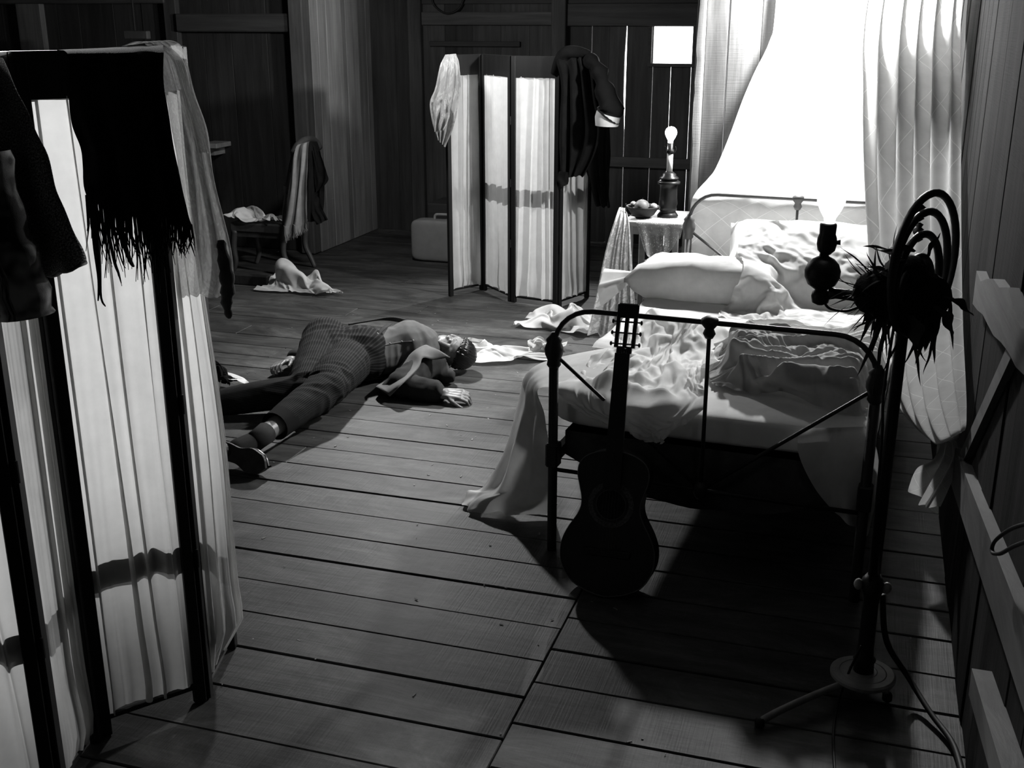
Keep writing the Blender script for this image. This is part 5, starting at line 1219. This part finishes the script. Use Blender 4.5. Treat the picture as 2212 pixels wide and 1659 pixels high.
# dried sunflowers tied to the lamp
plain('dried_leaf', 0.03, 0.8, vary=0.5, bscale=20)
plain('seed_head', 0.008, 0.9, bump=0.8, bscale=120)
fabric('pale_leaf', 0.10, transl=0.3, vary=0.3)
fw = thing('dried_sunflowers', 'bunch of dried drooping sunflowers tied to the top of the lamp pole', 'flowers', P(1935, 680, Y=LY - 0.05))
r_ = random.Random(5)
for (x, y, r, Yo) in ((1912, 632, 0.078, -0.05), (1990, 640, 0.072, -0.03), (1955, 590, 0.055, -0.04), (1945, 655, 0.07, -0.05)):
    c = P(x, y, Y=LY + Yo); mb = MB().ell(c, (r, r * 0.6, r * 0.8), RZ(0.3).to_3x3(), 18, 12)
    mb.v = [v + (v - c).normalized() * 0.006 * nz(v.x * 90, v.y * 90, v.z * 90) for v in mb.v]
    mb.build('flower_head', 'seed_head', fw, smooth=True)
def leaf(c, d, L, w, droop, mat, curl=0.0, twist=0.0):
    d = V(d).normalized(); side = d.cross(V((0.2, 0.3, 1))).normalized(); n = side.cross(d); K = 12; cen = []; p = V(c); v = d.copy()
    for i in range(K + 1):
        cen.append(p.copy()); v = (v + V((0, 0, -droop / K)) + n * (curl / K) + side * twist * math.sin(i * 1.3) / K).normalized(); p = p + v * L / K
    def fn(a, b):
        i = min(int(b * K), K - 1); t = b * K - i; q = cen[i].lerp(cen[i + 1], t); ww = w * math.sin(PI * min(1, 0.12 + 0.88 * b)) ** 0.8 * (1 - b * 0.35)
        return q + side * (a - 0.5) * ww + n * 0.35 * ww * abs(a - 0.5) * 2 * (0.5 + 0.5 * math.sin(b * 9 + L * 50))
    MB().surf(4, K, fn).build('dried_leaf', mat, fw, smooth=True)
for i in range(70):      # crown of thin curled petals towards the bulb and below
    a = r_.uniform(-0.25, 1.05) * PI; x, y = 1915 + r_.uniform(-30, 50), 628 + r_.uniform(-25, 35)
    d = -rt * math.cos(a * 0.62 - 0.25) + up_ * (-math.sin(a * 0.62 - 0.25)) + dp * r_.uniform(-0.5, 0.3)
    leaf(P(x, y, Y=LY - 0.05), d, r_.uniform(0.08, 0.16), r_.uniform(0.007, 0.022), r_.uniform(-0.8, 1.4), 'dried_leaf', r_.uniform(-2.6, 2.6), r_.uniform(-3, 3))
for i in range(26):      # long strips hanging down
    x, y = r_.uniform(1905, 2040), r_.uniform(640, 690)
    leaf(P(x, y, Y=LY + r_.uniform(-0.06, 0.02)), -up_ + rt * r_.uniform(-0.6, 0.5) * (1 if x < 1990 else 0.4), r_.uniform(0.06, 0.14) + (0.09 if i % 5 == 0 else 0), r_.uniform(0.008, 0.018), 0.3, 'dried_leaf', r_.uniform(-1.3, 1.3), r_.uniform(-2.0, 2.0))
for pts in (((1970, 690), (1978, 760), (1975, 840)), ((2018, 690), (2025, 740), (2010, 790)), ((2050, 640), (2062, 700), (2048, 760))):
    c0 = P(*pts[0], Y=LY - 0.03); c1 = P(*pts[2], Y=LY - 0.03); leaf(c0, c1 - c0, (c1 - c0).length, 0.016, 0.0, 'dried_leaf', 0.2, 0.3)
for (x, y, dx, dy, L, w) in ((1960, 560, -1, -0.55, 0.10, 0.055), (1975, 545, -0.9, 0.1, 0.12, 0.05), (1950, 560, -1, 0.35, 0.085, 0.045), (1925, 590, -1, 0.25, 0.09, 0.03), (2040, 640, 0.6, -0.4, 0.09, 0.05), (2000, 560, 0.5, 0.9, 0.07, 0.03), (1905, 660, -0.6, -0.7, 0.09, 0.05), (1965, 680, 0.2, -1, 0.09, 0.06), (2020, 660, 0.5, -0.8, 0.09, 0.055), (1880, 620, -0.9, -0.5, 0.06, 0.05)):
    leaf(P(x, y, Y=LY - 0.09), rt * dx + up_ * dy, L, w, 0.3, 'pale_leaf' if (x, y) in ((1950, 560), (1960, 560)) else 'dried_leaf', 0.3, 0.2)

# ================================================================== CORDS
tag(MB().tube(crv([P(2230, 1128, X=0.31), P(2185, 1142, X=0.305), P(2150, 1168, X=0.30), P(2143, 1192, X=0.30), P(2160, 1196, X=0.30), P(2190, 1180, X=0.305), P(2230, 1165, X=0.31)], 30), 0.004, 6).build('cord_loop', 'cord', smooth=True), 'loop of dark cord hanging on the diagonal wall brace', 'cord')
tag(MB().tube(crv([P(932, -6, Y=8.86), P(940, 14, Y=8.86), P(964, 29, Y=8.86), P(990, 20, Y=8.86), P(1003, -6, Y=8.86)], 24), 0.008, 6).build('wire_loop', 'cord', smooth=True), 'loop of dark wire hanging high on the back wall', 'wire')
tag(MB().tube(crv([V((0.135, 2.83, 0.30)), P(1915, 1385, Z=0.16), P(1960, 1460, Z=0.06), P(2010, 1540, Z=0.02), P(2060, 1610, Z=0.012), P(2085, 1700, Z=0.012)], 40), 0.008, 8).build('rubber_cable', 'cord', smooth=True), 'thick dark cable running from the lamp column along the wall', 'cable')
tag(MB().tube(crv([V((0.095, 2.775, 0.17)), P(1826, 1470, Z=0.05), P(1806, 1540, Z=0.006), P(1800, 1600, Z=0.006), P(1806, 1700, Z=0.006)], 30), 0.0035, 6).build('thin_flex', 'cord', smooth=True), 'thin black flex lying on the floor in front of the lamp base', 'cord')

# ================================================================== LITTER ON THE BOARDS
plain('chip', 0.22, 0.8)
rc = random.Random(11); chips = MB()
for i in range(170):
    x, y_ = rc.uniform(-3.2, -0.2), rc.uniform(2.0, 6.6)
    if x > -1.0 and y_ > 3.2: continue
    s = rc.uniform(0.0012, 0.003); a = rc.uniform(0, PI); L_ = s * rc.uniform(1, 4)
    chips.box((-L_, -s, 0), (L_, s, rc.uniform(0.0006, 0.0016)), TR(x, y_, 0.0) @ RZ(a))
tag(chips.build('floor_litter', 'chip', kind='stuff'), 'small pale chips and straw scattered over the floorboards', 'litter')
run_sims(26)
for nm in ('sim_floor', 'sim_step', 'sim_seat'):
    o = bpy.data.objects.get(nm)
    if o: bpy.data.objects.remove(o)
